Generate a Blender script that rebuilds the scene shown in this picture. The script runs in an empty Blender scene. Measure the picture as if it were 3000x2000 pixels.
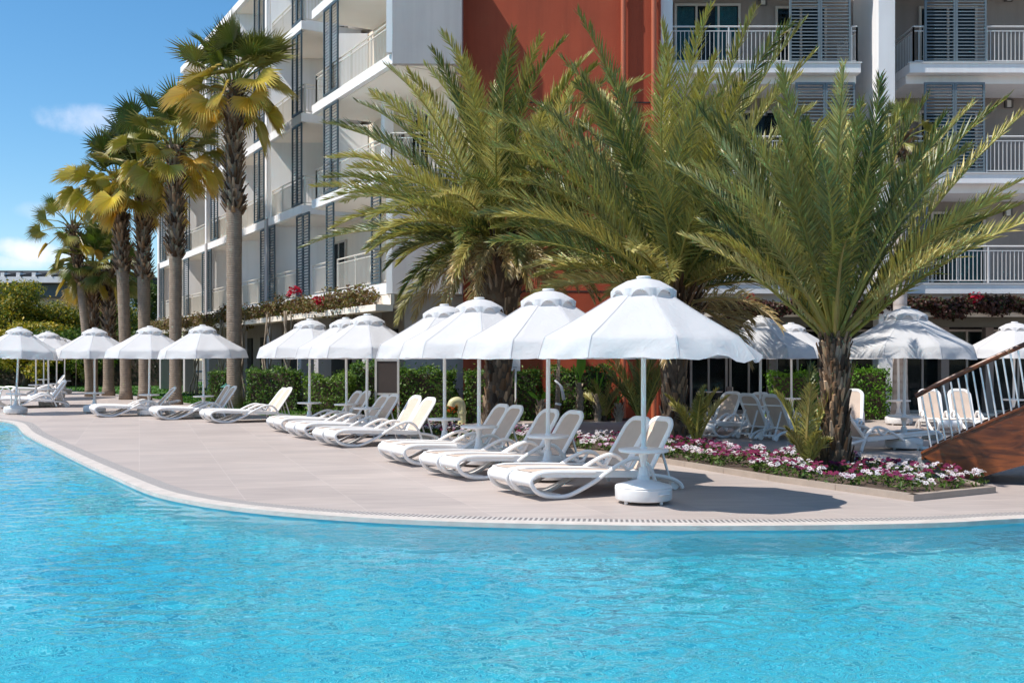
import bpy, math, random
import numpy as np
from mathutils import Vector, Matrix
from mathutils.geometry import tessellate_polygon

sc = bpy.context.scene
COL = sc.collection
R = math.radians
PI = math.pi
rnd = random.Random(11)

# ------------------------------------------------------------------ survey
# photograph pixels (3000 x 2000) -> metres on the pool deck; camera eye 1.7 m, horizon row 1050
EYE, HOR, FPX = 1.7, 1050.0, 3000.0
def G(u, v):
    y = EYE * FPX / (v - HOR)
    return ((u - 1500) / FPX * y, y)
def XA(u, y): return (u - 1500) / FPX * y
def ZA(v, y): return EYE + (HOR - v) / FPX * y

# ------------------------------------------------------------------ materials
def nodes(m):
    m.use_nodes = True
    t = m.node_tree
    return t, t.nodes['Principled BSDF']

def noise(t, scale, detail=4, rough=.55, coord='Object', dist=0):
    n = t.nodes.new('ShaderNodeTexNoise')
    n.inputs['Scale'].default_value = scale
    n.inputs['Detail'].default_value = detail
    n.inputs['Roughness'].default_value = rough
    n.inputs['Distortion'].default_value = dist
    tc = t.nodes.new('ShaderNodeTexCoord')
    t.links.new(tc.outputs[coord], n.inputs['Vector'])
    return n

def ramp(t, src, stops):
    r = t.nodes.new('ShaderNodeValToRGB')
    e = r.color_ramp.elements
    while len(e) < len(stops): e.new(.5)
    for k, (p, c) in enumerate(stops):
        e[k].position = p
        e[k].color = (*c, 1) if len(c) == 3 else c
    t.links.new(src, r.inputs['Fac'])
    return r

def bump(t, b, src, strength, dist=.01):
    n = t.nodes.new('ShaderNodeBump')
    n.inputs['Strength'].default_value = strength
    n.inputs['Distance'].default_value = dist
    t.links.new(src, n.inputs['Height'])
    t.links.new(n.outputs[0], b.inputs['Normal'])

def mat(name, c, rough=.6, var=.12, scale=3.0, bmp=0, bscale=40, metal=0, spec=.5, detail=5, streak=0):
    m = bpy.data.materials.new(name)
    t, b = nodes(m)
    n = noise(t, scale, detail)
    lo = tuple(x * (1 - var) for x in c); hi = tuple(min(1, x * (1 + var)) for x in c)
    r = ramp(t, n.outputs['Fac'], [(.3, lo), (.7, hi)])
    out = r.outputs[0]
    if streak:      # rain streaks and patches in the render
        tc = t.nodes.new('ShaderNodeTexCoord'); mp = t.nodes.new('ShaderNodeMapping'); mp.inputs['Scale'].default_value = (2.2, 2.2, .12)
        t.links.new(tc.outputs['Object'], mp.inputs['Vector'])
        ns = t.nodes.new('ShaderNodeTexNoise'); ns.inputs['Scale'].default_value = 1.6; ns.inputs['Detail'].default_value = 7; ns.inputs['Roughness'].default_value = .62
        t.links.new(mp.outputs[0], ns.inputs['Vector'])
        rs = ramp(t, ns.outputs['Fac'], [(.32, (1-streak,)*3), (.55, (1, 1, 1))])
        mul = t.nodes.new('ShaderNodeMix'); mul.data_type = 'RGBA'; mul.blend_type = 'MULTIPLY'; mul.inputs[0].default_value = 1
        t.links.new(out, mul.inputs[6]); t.links.new(rs.outputs[0], mul.inputs[7]); out = mul.outputs[2]
    t.links.new(out, b.inputs['Base Color'])
    b.inputs['Roughness'].default_value = rough
    b.inputs['Metallic'].default_value = metal
    b.inputs['Specular IOR Level'].default_value = spec
    if bmp:
        n2 = noise(t, bscale, 4)
        bump(t, b, n2.outputs['Fac'], bmp)
    return m

def leaf_mat(name, rough=.42, trans=.35, gloss=.5):
    """colour comes from each leaf's own colour attribute"""
    m = bpy.data.materials.new(name)
    t, b = nodes(m)
    a = t.nodes.new('ShaderNodeAttribute'); a.attribute_name = 'Col'
    t.links.new(a.outputs['Color'], b.inputs['Base Color'])
    b.inputs['Roughness'].default_value = rough
    b.inputs['Specular IOR Level'].default_value = gloss
    tr = t.nodes.new('ShaderNodeBsdfTranslucent')
    hs = t.nodes.new('ShaderNodeMix'); hs.data_type = 'RGBA'; hs.blend_type = 'MULTIPLY'
    hs.inputs[0].default_value = 1
    t.links.new(a.outputs['Color'], hs.inputs[6]); hs.inputs[7].default_value = (1.1, 1.1, .75, 1)
    t.links.new(hs.outputs[2], tr.inputs['Color'])
    mx = t.nodes.new('ShaderNodeMixShader'); mx.inputs[0].default_value = trans
    t.links.new(b.outputs[0], mx.inputs[1]); t.links.new(tr.outputs[0], mx.inputs[2])
    t.links.new(mx.outputs[0], t.nodes['Material Output'].inputs['Surface'])
    return m

def cloth_mat(name, c, trans=.22):
    m = bpy.data.materials.new(name)
    t, b = nodes(m)
    n = noise(t, 2.2, 3)
    r = ramp(t, n.outputs['Fac'], [(.3, tuple(x * .95 for x in c)), (.7, c)])
    t.links.new(r.outputs[0], b.inputs['Base Color'])
    b.inputs['Roughness'].default_value = .85
    b.inputs['Specular IOR Level'].default_value = .2
    n2 = noise(t, 6, 4, .6, dist=1.5)
    bump(t, b, n2.outputs['Fac'], .35, .03)
    tr = t.nodes.new('ShaderNodeBsdfTranslucent'); tr.inputs['Color'].default_value = (*c, 1)
    mx = t.nodes.new('ShaderNodeMixShader'); mx.inputs[0].default_value = trans
    t.links.new(b.outputs[0], mx.inputs[1]); t.links.new(tr.outputs[0], mx.inputs[2])
    t.links.new(mx.outputs[0], t.nodes['Material Output'].inputs['Surface'])
    return m

def glass_mat(name, tint, rough=.03):
    m = bpy.data.materials.new(name)
    t, b = nodes(m)
    b.inputs['Base Color'].default_value = (*tint, 1)
    b.inputs['Roughness'].default_value = rough
    b.inputs['IOR'].default_value = 1.5
    tr = t.nodes.new('ShaderNodeBsdfTransparent'); tr.inputs['Color'].default_value = (.75, .82, .82, 1)
    mx = t.nodes.new('ShaderNodeMixShader'); mx.inputs[0].default_value = .78
    t.links.new(b.outputs[0], mx.inputs[1]); t.links.new(tr.outputs[0], mx.inputs[2])
    t.links.new(mx.outputs[0], t.nodes['Material Output'].inputs['Surface'])
    return m

def tile_mat():
    m = bpy.data.materials.new('deck_tiles')
    t, b = nodes(m)
    tc = t.nodes.new('ShaderNodeTexCoord')
    mp = t.nodes.new('ShaderNodeMapping'); mp.inputs['Rotation'].default_value = (0, 0, R(-20))
    t.links.new(tc.outputs['Object'], mp.inputs['Vector'])
    br = t.nodes.new('ShaderNodeTexBrick')
    br.offset = .0; br.squash = 1
    br.inputs['Scale'].default_value = 1
    br.inputs['Brick Width'].default_value = 1.2; br.inputs['Row Height'].default_value = .6
    br.inputs['Mortar Size'].default_value = .006; br.inputs['Mortar Smooth'].default_value = .3
    br.inputs['Color1'].default_value = (.455, .392, .355, 1)
    br.inputs['Color2'].default_value = (.395, .342, .315, 1)
    br.inputs['Mortar'].default_value = (.49, .435, .40, 1)
    t.links.new(mp.outputs[0], br.inputs['Vector'])
    # streaks in the porcelain
    mp2 = t.nodes.new('ShaderNodeMapping'); mp2.inputs['Rotation'].default_value = (0, 0, R(-20)); mp2.inputs['Scale'].default_value = (.6, 5, 1)
    t.links.new(tc.outputs['Object'], mp2.inputs['Vector'])
    n = t.nodes.new('ShaderNodeTexNoise'); n.inputs['Scale'].default_value = 2; n.inputs['Detail'].default_value = 6
    t.links.new(mp2.outputs[0], n.inputs['Vector'])
    r = ramp(t, n.outputs['Fac'], [(.25, (.84, .84, .85)), (.75, (1.08, 1.07, 1.06))])
    mul = t.nodes.new('ShaderNodeMix'); mul.data_type = 'RGBA'; mul.blend_type = 'MULTIPLY'; mul.inputs[0].default_value = 1
    t.links.new(br.outputs['Color'], mul.inputs[6]); t.links.new(r.outputs[0], mul.inputs[7])
    n3 = noise(t, .35, 3)
    r3 = ramp(t, n3.outputs['Fac'], [(.35, (.93, .92, .92)), (.65, (1.04, 1.04, 1.04))])
    mul2 = t.nodes.new('ShaderNodeMix'); mul2.data_type = 'RGBA'; mul2.blend_type = 'MULTIPLY'; mul2.inputs[0].default_value = 1
    t.links.new(mul.outputs[2], mul2.inputs[6]); t.links.new(r3.outputs[0], mul2.inputs[7])
    t.links.new(mul2.outputs[2], b.inputs['Base Color'])
    b.inputs['Roughness'].default_value = .55
    b.inputs['Specular IOR Level'].default_value = .35
    return m

def mosaic_mat(name):
    """glass mosaic in mixed blues with pale grout, contrast mimicking light flecks in the water"""
    m = bpy.data.materials.new(name)
    t, b = nodes(m)
    tc = t.nodes.new('ShaderNodeTexCoord')
    br = t.nodes.new('ShaderNodeTexBrick'); br.offset = .5; br.inputs['Scale'].default_value = 1
    br.inputs['Brick Width'].default_value = .10; br.inputs['Row Height'].default_value = .10
    br.inputs['Mortar Size'].default_value = .008; br.inputs['Mortar Smooth'].default_value = .2; br.inputs['Bias'].default_value = 0
    br.inputs['Color1'].default_value = (.010, .33, .50, 1); br.inputs['Color2'].default_value = (.045, .67, .80, 1); br.inputs['Mortar'].default_value = (.28, .78, .88, 1)  # strong tile contrast imitates the flecks of refracted light in the water
    t.links.new(tc.outputs['Object'], br.inputs['Vector'])
    n = noise(t, .3, 4)
    r = ramp(t, n.outputs['Fac'], [(.38, (.55, .84, .92)), (.62, (1.25, 1.08, 1.03))])  # broad patches painted for pale reflections lying on the water
    mul = t.nodes.new('ShaderNodeMix'); mul.data_type = 'RGBA'; mul.blend_type = 'MULTIPLY'; mul.inputs[0].default_value = 1
    t.links.new(br.outputs['Color'], mul.inputs[6]); t.links.new(r.outputs[0], mul.inputs[7])
    t.links.new(mul.outputs[2], b.inputs['Base Color'])
    b.inputs['Roughness'].default_value = .4
    return m

def trunk_mat(name, c1, c2, rings=0):
    m = bpy.data.materials.new(name)
    t, b = nodes(m)
    n = noise(t, 5, 6, .65)
    r = ramp(t, n.outputs['Fac'], [(.3, c1), (.7, c2)])
    col = r.outputs[0]
    if rings:
        tc = t.nodes.new('ShaderNodeTexCoord')
        w = t.nodes.new('ShaderNodeTexWave'); w.bands_direction = 'Z'
        w.inputs['Scale'].default_value = rings; w.inputs['Distortion'].default_value = 3
        w.inputs['Detail'].default_value = 3; w.inputs['Detail Scale'].default_value = 1.2
        t.links.new(tc.outputs['Object'], w.inputs['Vector'])
        rr = ramp(t, w.outputs['Fac'], [(.0, (.78, .76, .74)), (.5, (1, 1, 1))])
        mul = t.nodes.new('ShaderNodeMix'); mul.data_type = 'RGBA'; mul.blend_type = 'MULTIPLY'; mul.inputs[0].default_value = .8
        t.links.new(col, mul.inputs[6]); t.links.new(rr.outputs[0], mul.inputs[7]); col = mul.outputs[2]
        bump(t, b, w.outputs['Fac'], .35, .02)
    else:
        bump(t, b, noise(t, 14, 5).outputs['Fac'], .8, .03)
    t.links.new(col, b.inputs['Base Color'])
    b.inputs['Roughness'].default_value = .85
    return m

def grate_mat():
    m = bpy.data.materials.new('gutter_grating')
    t, b = nodes(m)
    uv = t.nodes.new('ShaderNodeUVMap')
    w = t.nodes.new('ShaderNodeTexWave'); w.bands_direction = 'X'; w.inputs['Scale'].default_value = 5.5
    t.links.new(uv.outputs[0], w.inputs['Vector'])
    r = ramp(t, w.outputs['Fac'], [(.42, (.17, .155, .15)), (.58, (.46, .425, .40))])
    t.links.new(r.outputs[0], b.inputs['Base Color'])
    bump(t, b, w.outputs['Fac'], .6, .01)
    b.inputs['Roughness'].default_value = .6
    return m

def wood_mat(name, c1, c2, scale=(1, 8, 8)):
    m = bpy.data.materials.new(name)
    t, b = nodes(m)
    tc = t.nodes.new('ShaderNodeTexCoord'); mp = t.nodes.new('ShaderNodeMapping')
    mp.inputs['Scale'].default_value = scale; mp.inputs['Rotation'].default_value = (0, R(-20), 0)
    t.links.new(tc.outputs['Object'], mp.inputs['Vector'])
    n = t.nodes.new('ShaderNodeTexNoise'); n.inputs['Scale'].default_value = 2.2; n.inputs['Detail'].default_value = 7
    n.inputs['Distortion'].default_value = 1.2
    t.links.new(mp.outputs[0], n.inputs['Vector'])
    r = ramp(t, n.outputs['Fac'], [(.3, c1), (.68, c2)])
    n2 = noise(t, 1.1, 3)
    r2 = ramp(t, n2.outputs['Fac'], [(.35, (.45, .42, .42)), (.6, (1, 1, 1))])
    mul = t.nodes.new('ShaderNodeMix'); mul.data_type = 'RGBA'; mul.blend_type = 'MULTIPLY'; mul.inputs[0].default_value = 1
    t.links.new(r.outputs[0], mul.inputs[6]); t.links.new(r2.outputs[0], mul.inputs[7])
    t.links.new(mul.outputs[2], b.inputs['Base Color'])
    b.inputs['Roughness'].default_value = .35
    bump(t, b, n.outputs['Fac'], .2, .01)
    return m

M = {}
M['deck'] = tile_mat()
M['coping'] = mat('pool_coping_stone', (.53, .475, .43), .6, .12, 6, .3, 60)
M['grate'] = grate_mat()
M['kerb'] = mat('taupe_kerb_stone', (.33, .27, .225), .6, .12, 4, .2, 60)
M['soil'] = mat('soil', (.075, .05, .035), .95, .35, 6, .8, 30)
M['earth'] = mat('dry_earth', (.10, .088, .06), .95, .3, .3)
M['lawn'] = mat('lawn_turf', (.05, .115, .014), .8, .35, 1.2, .6, 60)
M['floor'] = mosaic_mat('pool_floor_mosaic')
M['poolwall'] = mat('pool_wall_tiles', (.22, .66, .76), .4, .1, .8)  # paler than the floor to cancel the shade band along the wall
M['fabric'] = cloth_mat('white_canvas', (.72, .72, .73), .36)
M['seam'] = cloth_mat('canvas_seam', (.62, .62, .64), .15)
M['plastic'] = mat('white_plastic', (.80, .79, .78), .35, .03, 3)
M['basep'] = mat('white_base_plastic', (.74, .73, .72), .4, .06, 5)
M['pole'] = mat('white_pole_paint', (.76, .74, .71), .4, .03, 3)
M['sling'] = mat('beige_mesh_sling', (.54, .425, .345), .8, .06, 5, .25, 300)
M['dark'] = mat('dark_rubber', (.03, .03, .03), .6)
M['steel'] = mat('brushed_steel', (.80, .79, .78), .5, .05, 6, metal=.75)
M['white_wall'] = mat('white_render', (.80, .78, .77), .8, .03, 1, .15, 60, streak=0.07)
M['ceil'] = mat('cream_soffit', (.85, .785, .70), .85, .03, 1)
M['gray_wall'] = mat('gray_render', (.41, .378, .372), .85, .05, .7, .2, 50, streak=0.1)
M['beige_wall'] = mat('beige_render', (.80, .70, .585), .85, .05, 1, .2, 50, streak=0.06)
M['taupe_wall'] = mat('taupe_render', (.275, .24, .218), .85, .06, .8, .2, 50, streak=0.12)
M['red_wall'] = mat('red_render', (.40, .068, .026), .85, .10, .5, .3, 25, streak=0.16)
M['red_pipe'] = mat('red_pipe_paint', (.46, .12, .055), .5, .06, 2)
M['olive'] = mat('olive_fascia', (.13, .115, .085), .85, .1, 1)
M['rail'] = mat('cream_railing_paint', (.62, .57, .49), .45, .03, 2)
M['rail_w'] = mat('white_railing_paint', (.60, .585, .57), .45, .03, 2)
M['shutter'] = mat('blue_grey_shutter_paint', (.058, .085, .10), .5, .06, 2)
M['shutter_r'] = mat('grey_blue_shutter_paint', (.135, .17, .19), .5, .06, 2)
M['glass'] = glass_mat('window_glass', (.02, .03, .035))
M['curtain'] = mat('teal_curtain', (.10, .32, .36), .9, .15, 6)
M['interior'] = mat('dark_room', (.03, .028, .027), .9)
M['frame'] = mat('window_frame_paint', (.50, .45, .40), .5, .04, 2)
M['lamp_body'] = mat('lamp_dark_metal', (.10, .09, .085), .4, .05, 4)
M['lamp_glass'] = mat('lamp_frosted_glass', (.60, .58, .55), .3, .03, 4)
M['wood'] = wood_mat('varnished_red_wood', (.06, .017, .008), (.30, .08, .018), (1, 5, 5))
M['concrete'] = mat('grey_concrete', (.24, .245, .25), .8, .15, 2, .3, 30)
M['leaf'] = leaf_mat('palm_leaf', .40, .22, .45)
M['leaf2'] = leaf_mat('shrub_leaf', .5, .3, .35)
M['petal'] = leaf_mat('flower_petal', .7, .25, .2)
M['bark_smooth'] = trunk_mat('ringed_palm_bark', (.20, .15, .11), (.32, .25, .19), 4.2)
M['bark_gray'] = trunk_mat('grey_palm_bark', (.36, .31, .28), (.50, .44, .41), 1.2)
M['bark'] = trunk_mat('fibrous_bark', (.05, .035, .024), (.15, .105, .07))
M['boot'] = leaf_mat('old_leaf_bases', .85, .0, .15)
M['stem'] = mat('vine_wood', (.30, .235, .17), .85, .25, 8, .5, 30)
M['green_metal'] = mat('green_lamp_paint', (.03, .13, .10), .4, .1, 5)
M['cream_pipe'] = mat('cream_pipe_paint', (.55, .52, .30), .45, .06, 4)
M['board'] = mat('brown_board', (.075, .055, .05), .35, .1, 2)
M['sign'] = mat('white_sign_panel', (.78, .78, .80), .5, .02, 2)
M['ink'] = mat('grey_print', (.22, .22, .23), .7, .05, 4)
M['roof_dark'] = mat('dark_roof_sheet', (.05, .053, .058), .9, .12, .4, spec=.1)

# ------------------------------------------------------------------ mesh builder
class MB:
    def __init__(s): s.v = []; s.f = []; s.c = []; s.mi = []; s.uv = None
    def add(s, vs, fs, col=None, mi=0):
        o = len(s.v); s.v.extend(vs)
        s.f.extend([tuple(i + o for i in f) for f in fs])
        s.mi.extend([mi] * len(fs))
        if col is None: s.c.extend([(1, 1, 1)] * len(vs))
        elif isinstance(col, list): s.c.extend(col)
        else: s.c.extend([col] * len(vs))
    def box(s, lo, hi, mi=0, col=None):
        x0, y0, z0 = lo; x1, y1, z1 = hi
        s.add([(x0,y0,z0),(x1,y0,z0),(x1,y1,z0),(x0,y1,z0),(x0,y0,z1),(x1,y0,z1),(x1,y1,z1),(x0,y1,z1)],
              [(0,3,2,1),(4,5,6,7),(0,1,5,4),(1,2,6,5),(2,3,7,6),(3,0,4,7)], col, mi)
    def hexa(s, p, mi=0, col=None):   # 8 corners, bottom 4 then top 4
        s.add([tuple(q) for q in p], [(0,3,2,1),(4,5,6,7),(0,1,5,4),(1,2,6,5),(2,3,7,6),(3,0,4,7)], col, mi)
    def bar(s, a, b, w, h, mi=0, col=None):
        a = Vector(a); b = Vector(b); t = (b - a).normalized()
        up = Vector((0,0,1)) if abs(t.z) < .9 else Vector((0,1,0))
        sd = t.cross(up).normalized() * (w/2); n = sd.cross(t).normalized() * (h/2)
        s.hexa([a-sd-n, a+sd-n, b+sd-n, b-sd-n, a-sd+n, a+sd+n, b+sd+n, b-sd+n], mi, col)
    def tube(s, pts, rad, n=8, mi=0, col=None, cap=True, flat=1.0, up=None):
        pts = [Vector(p) for p in pts]; m = len(pts)
        rad = rad if isinstance(rad, (list, tuple)) else [rad]*m
        vs = []; prev = None
        for i, p in enumerate(pts):
            t = (pts[min(i+1, m-1)] - pts[max(i-1, 0)]).normalized()
            if up is not None: sd = t.cross(Vector(up))
            elif prev is None: sd = t.cross(Vector((0,0,1)) if abs(t.z) < .95 else Vector((1,0,0)))
            else: sd = prev - t * prev.dot(t)
            if sd.length < 1e-6: sd = Vector((0,1,0))
            sd.normalize(); prev = sd; nn = sd.cross(t)
            for k in range(n):
                a = 2*PI*k/n
                vs.append(tuple(p + sd*(rad[i]*math.cos(a)) + nn*(rad[i]*flat*math.sin(a))))
        fs = []
        for i in range(m-1):
            for k in range(n):
                fs.append((i*n+k, i*n+(k+1)%n, (i+1)*n+(k+1)%n, (i+1)*n+k))
        if cap: fs.append(tuple(range(n-1,-1,-1))); fs.append(tuple(range((m-1)*n, m*n)))
        s.add(vs, fs, col, mi)
    def lathe(s, prof, n=24, c=(0,0,0), mi=0, col=None):
        vs = []; fs = []
        for r, z in prof:
            for k in range(n):
                a = 2*PI*k/n; vs.append((c[0]+r*math.cos(a), c[1]+r*math.sin(a), c[2]+z))
        m = len(prof)
        for i in range(m-1):
            for k in range(n): fs.append((i*n+k, i*n+(k+1)%n, (i+1)*n+(k+1)%n, (i+1)*n+k))
        if prof[0][0] > 1e-4: fs.append(tuple(range(n-1,-1,-1)))
        if prof[-1][0] > 1e-4: fs.append(tuple(range((m-1)*n, m*n)))
        s.add(vs, fs, col, mi)
    def build(s, name, mats, parent=None, smooth=False, loc=None, color=False):
        me = bpy.data.meshes.new(name)
        me.from_pydata(s.v, [], s.f)
        mats = mats if isinstance(mats, (list, tuple)) else [mats]
        for m in mats: me.materials.append(m)
        if len(mats) > 1: me.polygons.foreach_set('material_index', s.mi)
        if smooth is True: me.polygons.foreach_set('use_smooth', [True]*len(me.polygons))
        if color:
            at = me.color_attributes.new('Col', 'FLOAT_COLOR', 'POINT')
            arr = np.ones((len(s.v), 4), np.float32); arr[:, :3] = np.array(s.c, np.float32)
            at.data.foreach_set('color', arr.ravel())
        if s.uv is not None:
            ul = me.uv_layers.new(name='UVMap')
            idx = np.zeros(len(me.loops), np.int32); me.loops.foreach_get('vertex_index', idx)
            ul.data.foreach_set('uv', np.array(s.uv, np.float32)[idx].ravel())
        me.update()
        if smooth == 'auto':
            me.polygons.foreach_set('use_smooth', [True]*len(me.polygons))
            try: me.set_sharp_from_angle(angle=R(38))
            except Exception: pass
        o = bpy.data.objects.new(name, me); COL.objects.link(o)
        if parent: o.parent = parent
        if loc: o.location = loc
        return o

def tag(o, label=None, cat=None, group=None, kind=None):
    if label: o['label'] = label
    if cat: o['category'] = cat
    if group: o['group'] = group
    if kind: o['kind'] = kind
    return o

def thing(name, label, cat, loc=(0,0,0), rz=0, group=None):
    o = bpy.data.objects.new(name, None); COL.objects.link(o)
    o.location = loc; o.rotation_euler = (0, 0, rz); o.empty_display_size = .2
    return tag(o, label, cat, group)

def copy_tree(o, parent=None):
    c = o.copy(); COL.objects.link(c)
    if parent: c.parent = parent
    for ch in list(o.children): copy_tree(ch, c)
    return c

def catmull(pts, n=8):
    P = [Vector(p) for p in pts]; out = []
    for i in range(len(P)-1):
        p0 = P[max(i-1,0)]; p1 = P[i]; p2 = P[i+1]; p3 = P[min(i+2,len(P)-1)]
        for k in range(n):
            t = k/n
            out.append(.5*((2*p1)+(p2-p0)*t+(2*p0-5*p1+4*p2-p3)*t*t+(3*p1-p0-3*p2+p3)*t**3))
    out.append(P[-1]); return out

def sheet(name, loops, z, m):
    """flat polygon with holes"""
    pl = [[Vector((x, y, 0)) for x, y in L] for L in loops]
    tris = tessellate_polygon(pl)
    b = MB(); vs = [(p.x, p.y, z) for L in pl for p in L]
    fs = []
    for t in tris:
        a, c, d = [Vector(vs[i]) for i in t]
        fs.append(t if (c-a).cross(d-a).z > 0 else t[::-1])
    b.add(vs, fs)
    return b.build(name, m)

# ------------------------------------------------------------------ world, sun, camera
SUN = Vector((-1.06, -.37, 1.68))
w = bpy.data.worlds.new("World"); sc.world = w; w.use_nodes = True
nt = w.node_tree; bg = nt.nodes['Background']
sky = nt.nodes.new('ShaderNodeTexSky'); sky.sky_type = 'NISHITA'; sky.sun_disc = False
sky.sun_elevation = math.atan2(SUN.z, math.hypot(SUN.x, SUN.y)); sky.sun_rotation = math.atan2(SUN.x, SUN.y)
sky.air_density = 1.0; sky.dust_density = .3; sky.ozone_density = 3.5
hs = nt.nodes.new('ShaderNodeHueSaturation'); hs.inputs['Saturation'].default_value = 1.24; hs.inputs['Hue'].default_value = .493
nt.links.new(sky.outputs[0], hs.inputs['Color'])
# a few fair-weather clouds, placed by compass bearing and height above the horizon
tc = nt.nodes.new('ShaderNodeTexCoord'); sp = nt.nodes.new('ShaderNodeSeparateXYZ'); nt.links.new(tc.outputs['Generated'], sp.inputs[0])
def mth(op, a, b=None):
    n = nt.nodes.new('ShaderNodeMath'); n.operation = op
    for i, q in enumerate((a, b)):
        if q is None: continue
        if isinstance(q, (int, float)): n.inputs[i].default_value = q
        else: nt.links.new(q, n.inputs[i])
    return n.outputs[0]
az = mth('ARCTAN2', sp.outputs[0], sp.outputs[1]); elv = mth('ARCSINE', sp.outputs[2])
cn = nt.nodes.new('ShaderNodeTexNoise'); cn.inputs['Scale'].default_value = 26; cn.inputs['Detail'].default_value = 7; cn.inputs['Roughness'].default_value = .6
nt.links.new(tc.outputs['Generated'], cn.inputs['Vector'])
cloud = None
for (u, v, a, b, amp) in [(250,350,.045,.016,.5), (75,735,.030,.013,.95), (175,752,.026,.008,.6), (10,765,.04,.008,.6), (120,620,.022,.009,.2)]:
    du = (u-1500)/3000; dv = (1050-v)/3000
    A = math.atan(du); E_ = math.atan(dv/math.hypot(1, du))
    q = mth('ADD', mth('POWER', mth('ABSOLUTE', mth('DIVIDE', mth('SUBTRACT', az, A), a)), 2), mth('POWER', mth('ABSOLUTE', mth('DIVIDE', mth('SUBTRACT', elv, E_), b)), 2))
    d = mth('SUBTRACT', mth('ADD', mth('SUBTRACT', 1.0, q), mth('MULTIPLY', cn.outputs['Fac'], 2.2)), 1.25)
    mr = nt.nodes.new('ShaderNodeMapRange'); mr.interpolation_type = 'SMOOTHSTEP'
    mr.inputs['From Min'].default_value = -.25; mr.inputs['From Max'].default_value = 1.0; mr.inputs['To Max'].default_value = amp
    nt.links.new(d, mr.inputs['Value'])
    cloud = mr.outputs[0] if cloud is None else mth('MAXIMUM', cloud, mr.outputs[0])
cm = nt.nodes.new('ShaderNodeMix'); cm.data_type = 'RGBA'
nt.links.new(cloud, cm.inputs[0]); nt.links.new(hs.outputs[0], cm.inputs[6]); cm.inputs[7].default_value = (6.6, 6.7, 7.6, 1)
nt.links.new(cm.outputs[2], bg.inputs[0]); bg.inputs[1].default_value = .118

L = bpy.data.lights.new('sun', 'SUN'); L.energy = 4.4; L.angle = R(.53); L.color = (1, .94, .86)
lo = bpy.data.objects.new('sun', L); COL.objects.link(lo); lo.rotation_euler = SUN.to_track_quat('Z', 'Y').to_euler()
lo.location = (-20, -10, 30)

cam = bpy.data.cameras.new('camera'); co = bpy.data.objects.new('camera', cam); COL.objects.link(co)
co.location = (0, 0, EYE); co.rotation_euler = (PI/2, 0, 0)
cam.sensor_width = 36; cam.lens = 36; cam.shift_y = (HOR - 1000) / 3000; cam.clip_end = 2000; cam.clip_start = .1
sc.camera = co

# ------------------------------------------------------------------ ground, pool, deck
edge_px = [(38,1239),(76,1271),(166,1317),(255,1360),(340,1398),(430,1436),(510,1458),(660,1483),(890,1506),(1140,1522),(1400,1532),(1660,1538),(1950,1542),(2300,1541),(2600,1537),(2800,1531),(3000,1520)]
edge = [(*G(u, v), 0) for u, v in edge_px]
edge.append((edge[-1][0]+2.2, edge[-1][1]+.55, 0)); edge.append((edge[-1][0]+4, edge[-1][1]+1.6, 0))
edge = [(-14.9, 28.9, 0)] + edge
EC = catmull(edge, 10)
def offset(curve, d):
    out = []
    for i, p in enumerate(curve):
        t = (curve[min(i+1, len(curve)-1)] - curve[max(i-1, 0)]); t.z = 0; t.normalize()
        out.append(Vector((p.x - t.y*d, p.y + t.x*d, 0)))
    return out
# the curve runs from the far corner towards the viewer and on to the far side: its outward side is +d
def ribbon(name, d0, d1, z, m, uv=False, drop=None):
    A = offset(EC, d0); B = offset(EC, d1); b = MB(); s = 0; uvs = []
    vs = []; n = len(A)
    for i in range(n):
        if i: s += (EC[i]-EC[i-1]).length
        vs += [(A[i].x, A[i].y, z), (B[i].x, B[i].y, z)]; uvs += [(s, 0), (s, 1)]
        if drop is not None: vs += [(A[i].x, A[i].y, z-drop)]; uvs += [(s, 0)]
    k = 3 if drop is not None else 2
    fs = []
    for i in range(n-1):
        fs.append((k*i, k*(i+1), k*(i+1)+1, k*i+1))
        if drop is not None: fs.append((k*i+2, k*(i+1)+2, k*(i+1), k*i))
    b.add(vs, fs)
    if uv: b.uv = uvs
    return tag(b.build(name, m), kind='structure')

ring = [(p.x, p.y) for p in EC]
x_end, y_end = ring[-1]
pool_out = ring + [(x_end+3, y_end-2), (x_end+3, -9), (-34, -9), (-34, 31.2), (-15.6, 31.0)]
ground_o = sheet('ground', [[(-700, -200), (700, -200), (700, 900), (-700, 900)], pool_out], -.016, M['earth']); tag(ground_o, kind='structure')
far = [G(u, v) for u, v in [(-60,1139),(150,1144),(300,1150),(400,1160),(470,1170),(620,1190),(790,1219),(900,1223),(1000,1227),(1200,1231),(1500,1233),(1800,1233),(1920,1233)]]
deck_poly = [(-15.6, 31.0), (-34, 31.2), (-44, 34), (-44, 57.5)] + far + [(4.2, 29.0), (4.2, 31.4), (40, 31.4), (40, -9), (x_end+3, -9), (x_end+3, y_end-2)] + ring[::-1]
deck_o = sheet('pool_deck', [deck_poly], 0, M['deck']); tag(deck_o, kind='structure')
tag(sheet('lawn', [far[:8]+[(-6.2,30.6),(-19,56),(-19,76),(-60,76),(-60,57.6)]], -.008, M['lawn']), kind='structure')
bed_soil = [G(u, v) for u, v in [(1190,1230),(1500,1232.5),(1800,1232.5),(1920,1232.5)]] + [(4.15, 29.0), (4.15, 29.25), (-3.5, 29.25), (-6, 31)]
tag(sheet('soil_bed', [bed_soil], -.002, M['soil']), kind='structure')
ribbon('pool_coping', -.015, .20, .012, M['coping'], drop=.05)
ribbon('gutter_grating', .20, .42, .006, M['grate'], uv=True)
# second run of coping along the far side of the pool at the corner
b = MB(); b.box((-34, 31.0, -.03), (-14.8, 31.3, .012)); tag(b.build('pool_coping', M['coping']), kind='structure')
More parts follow.
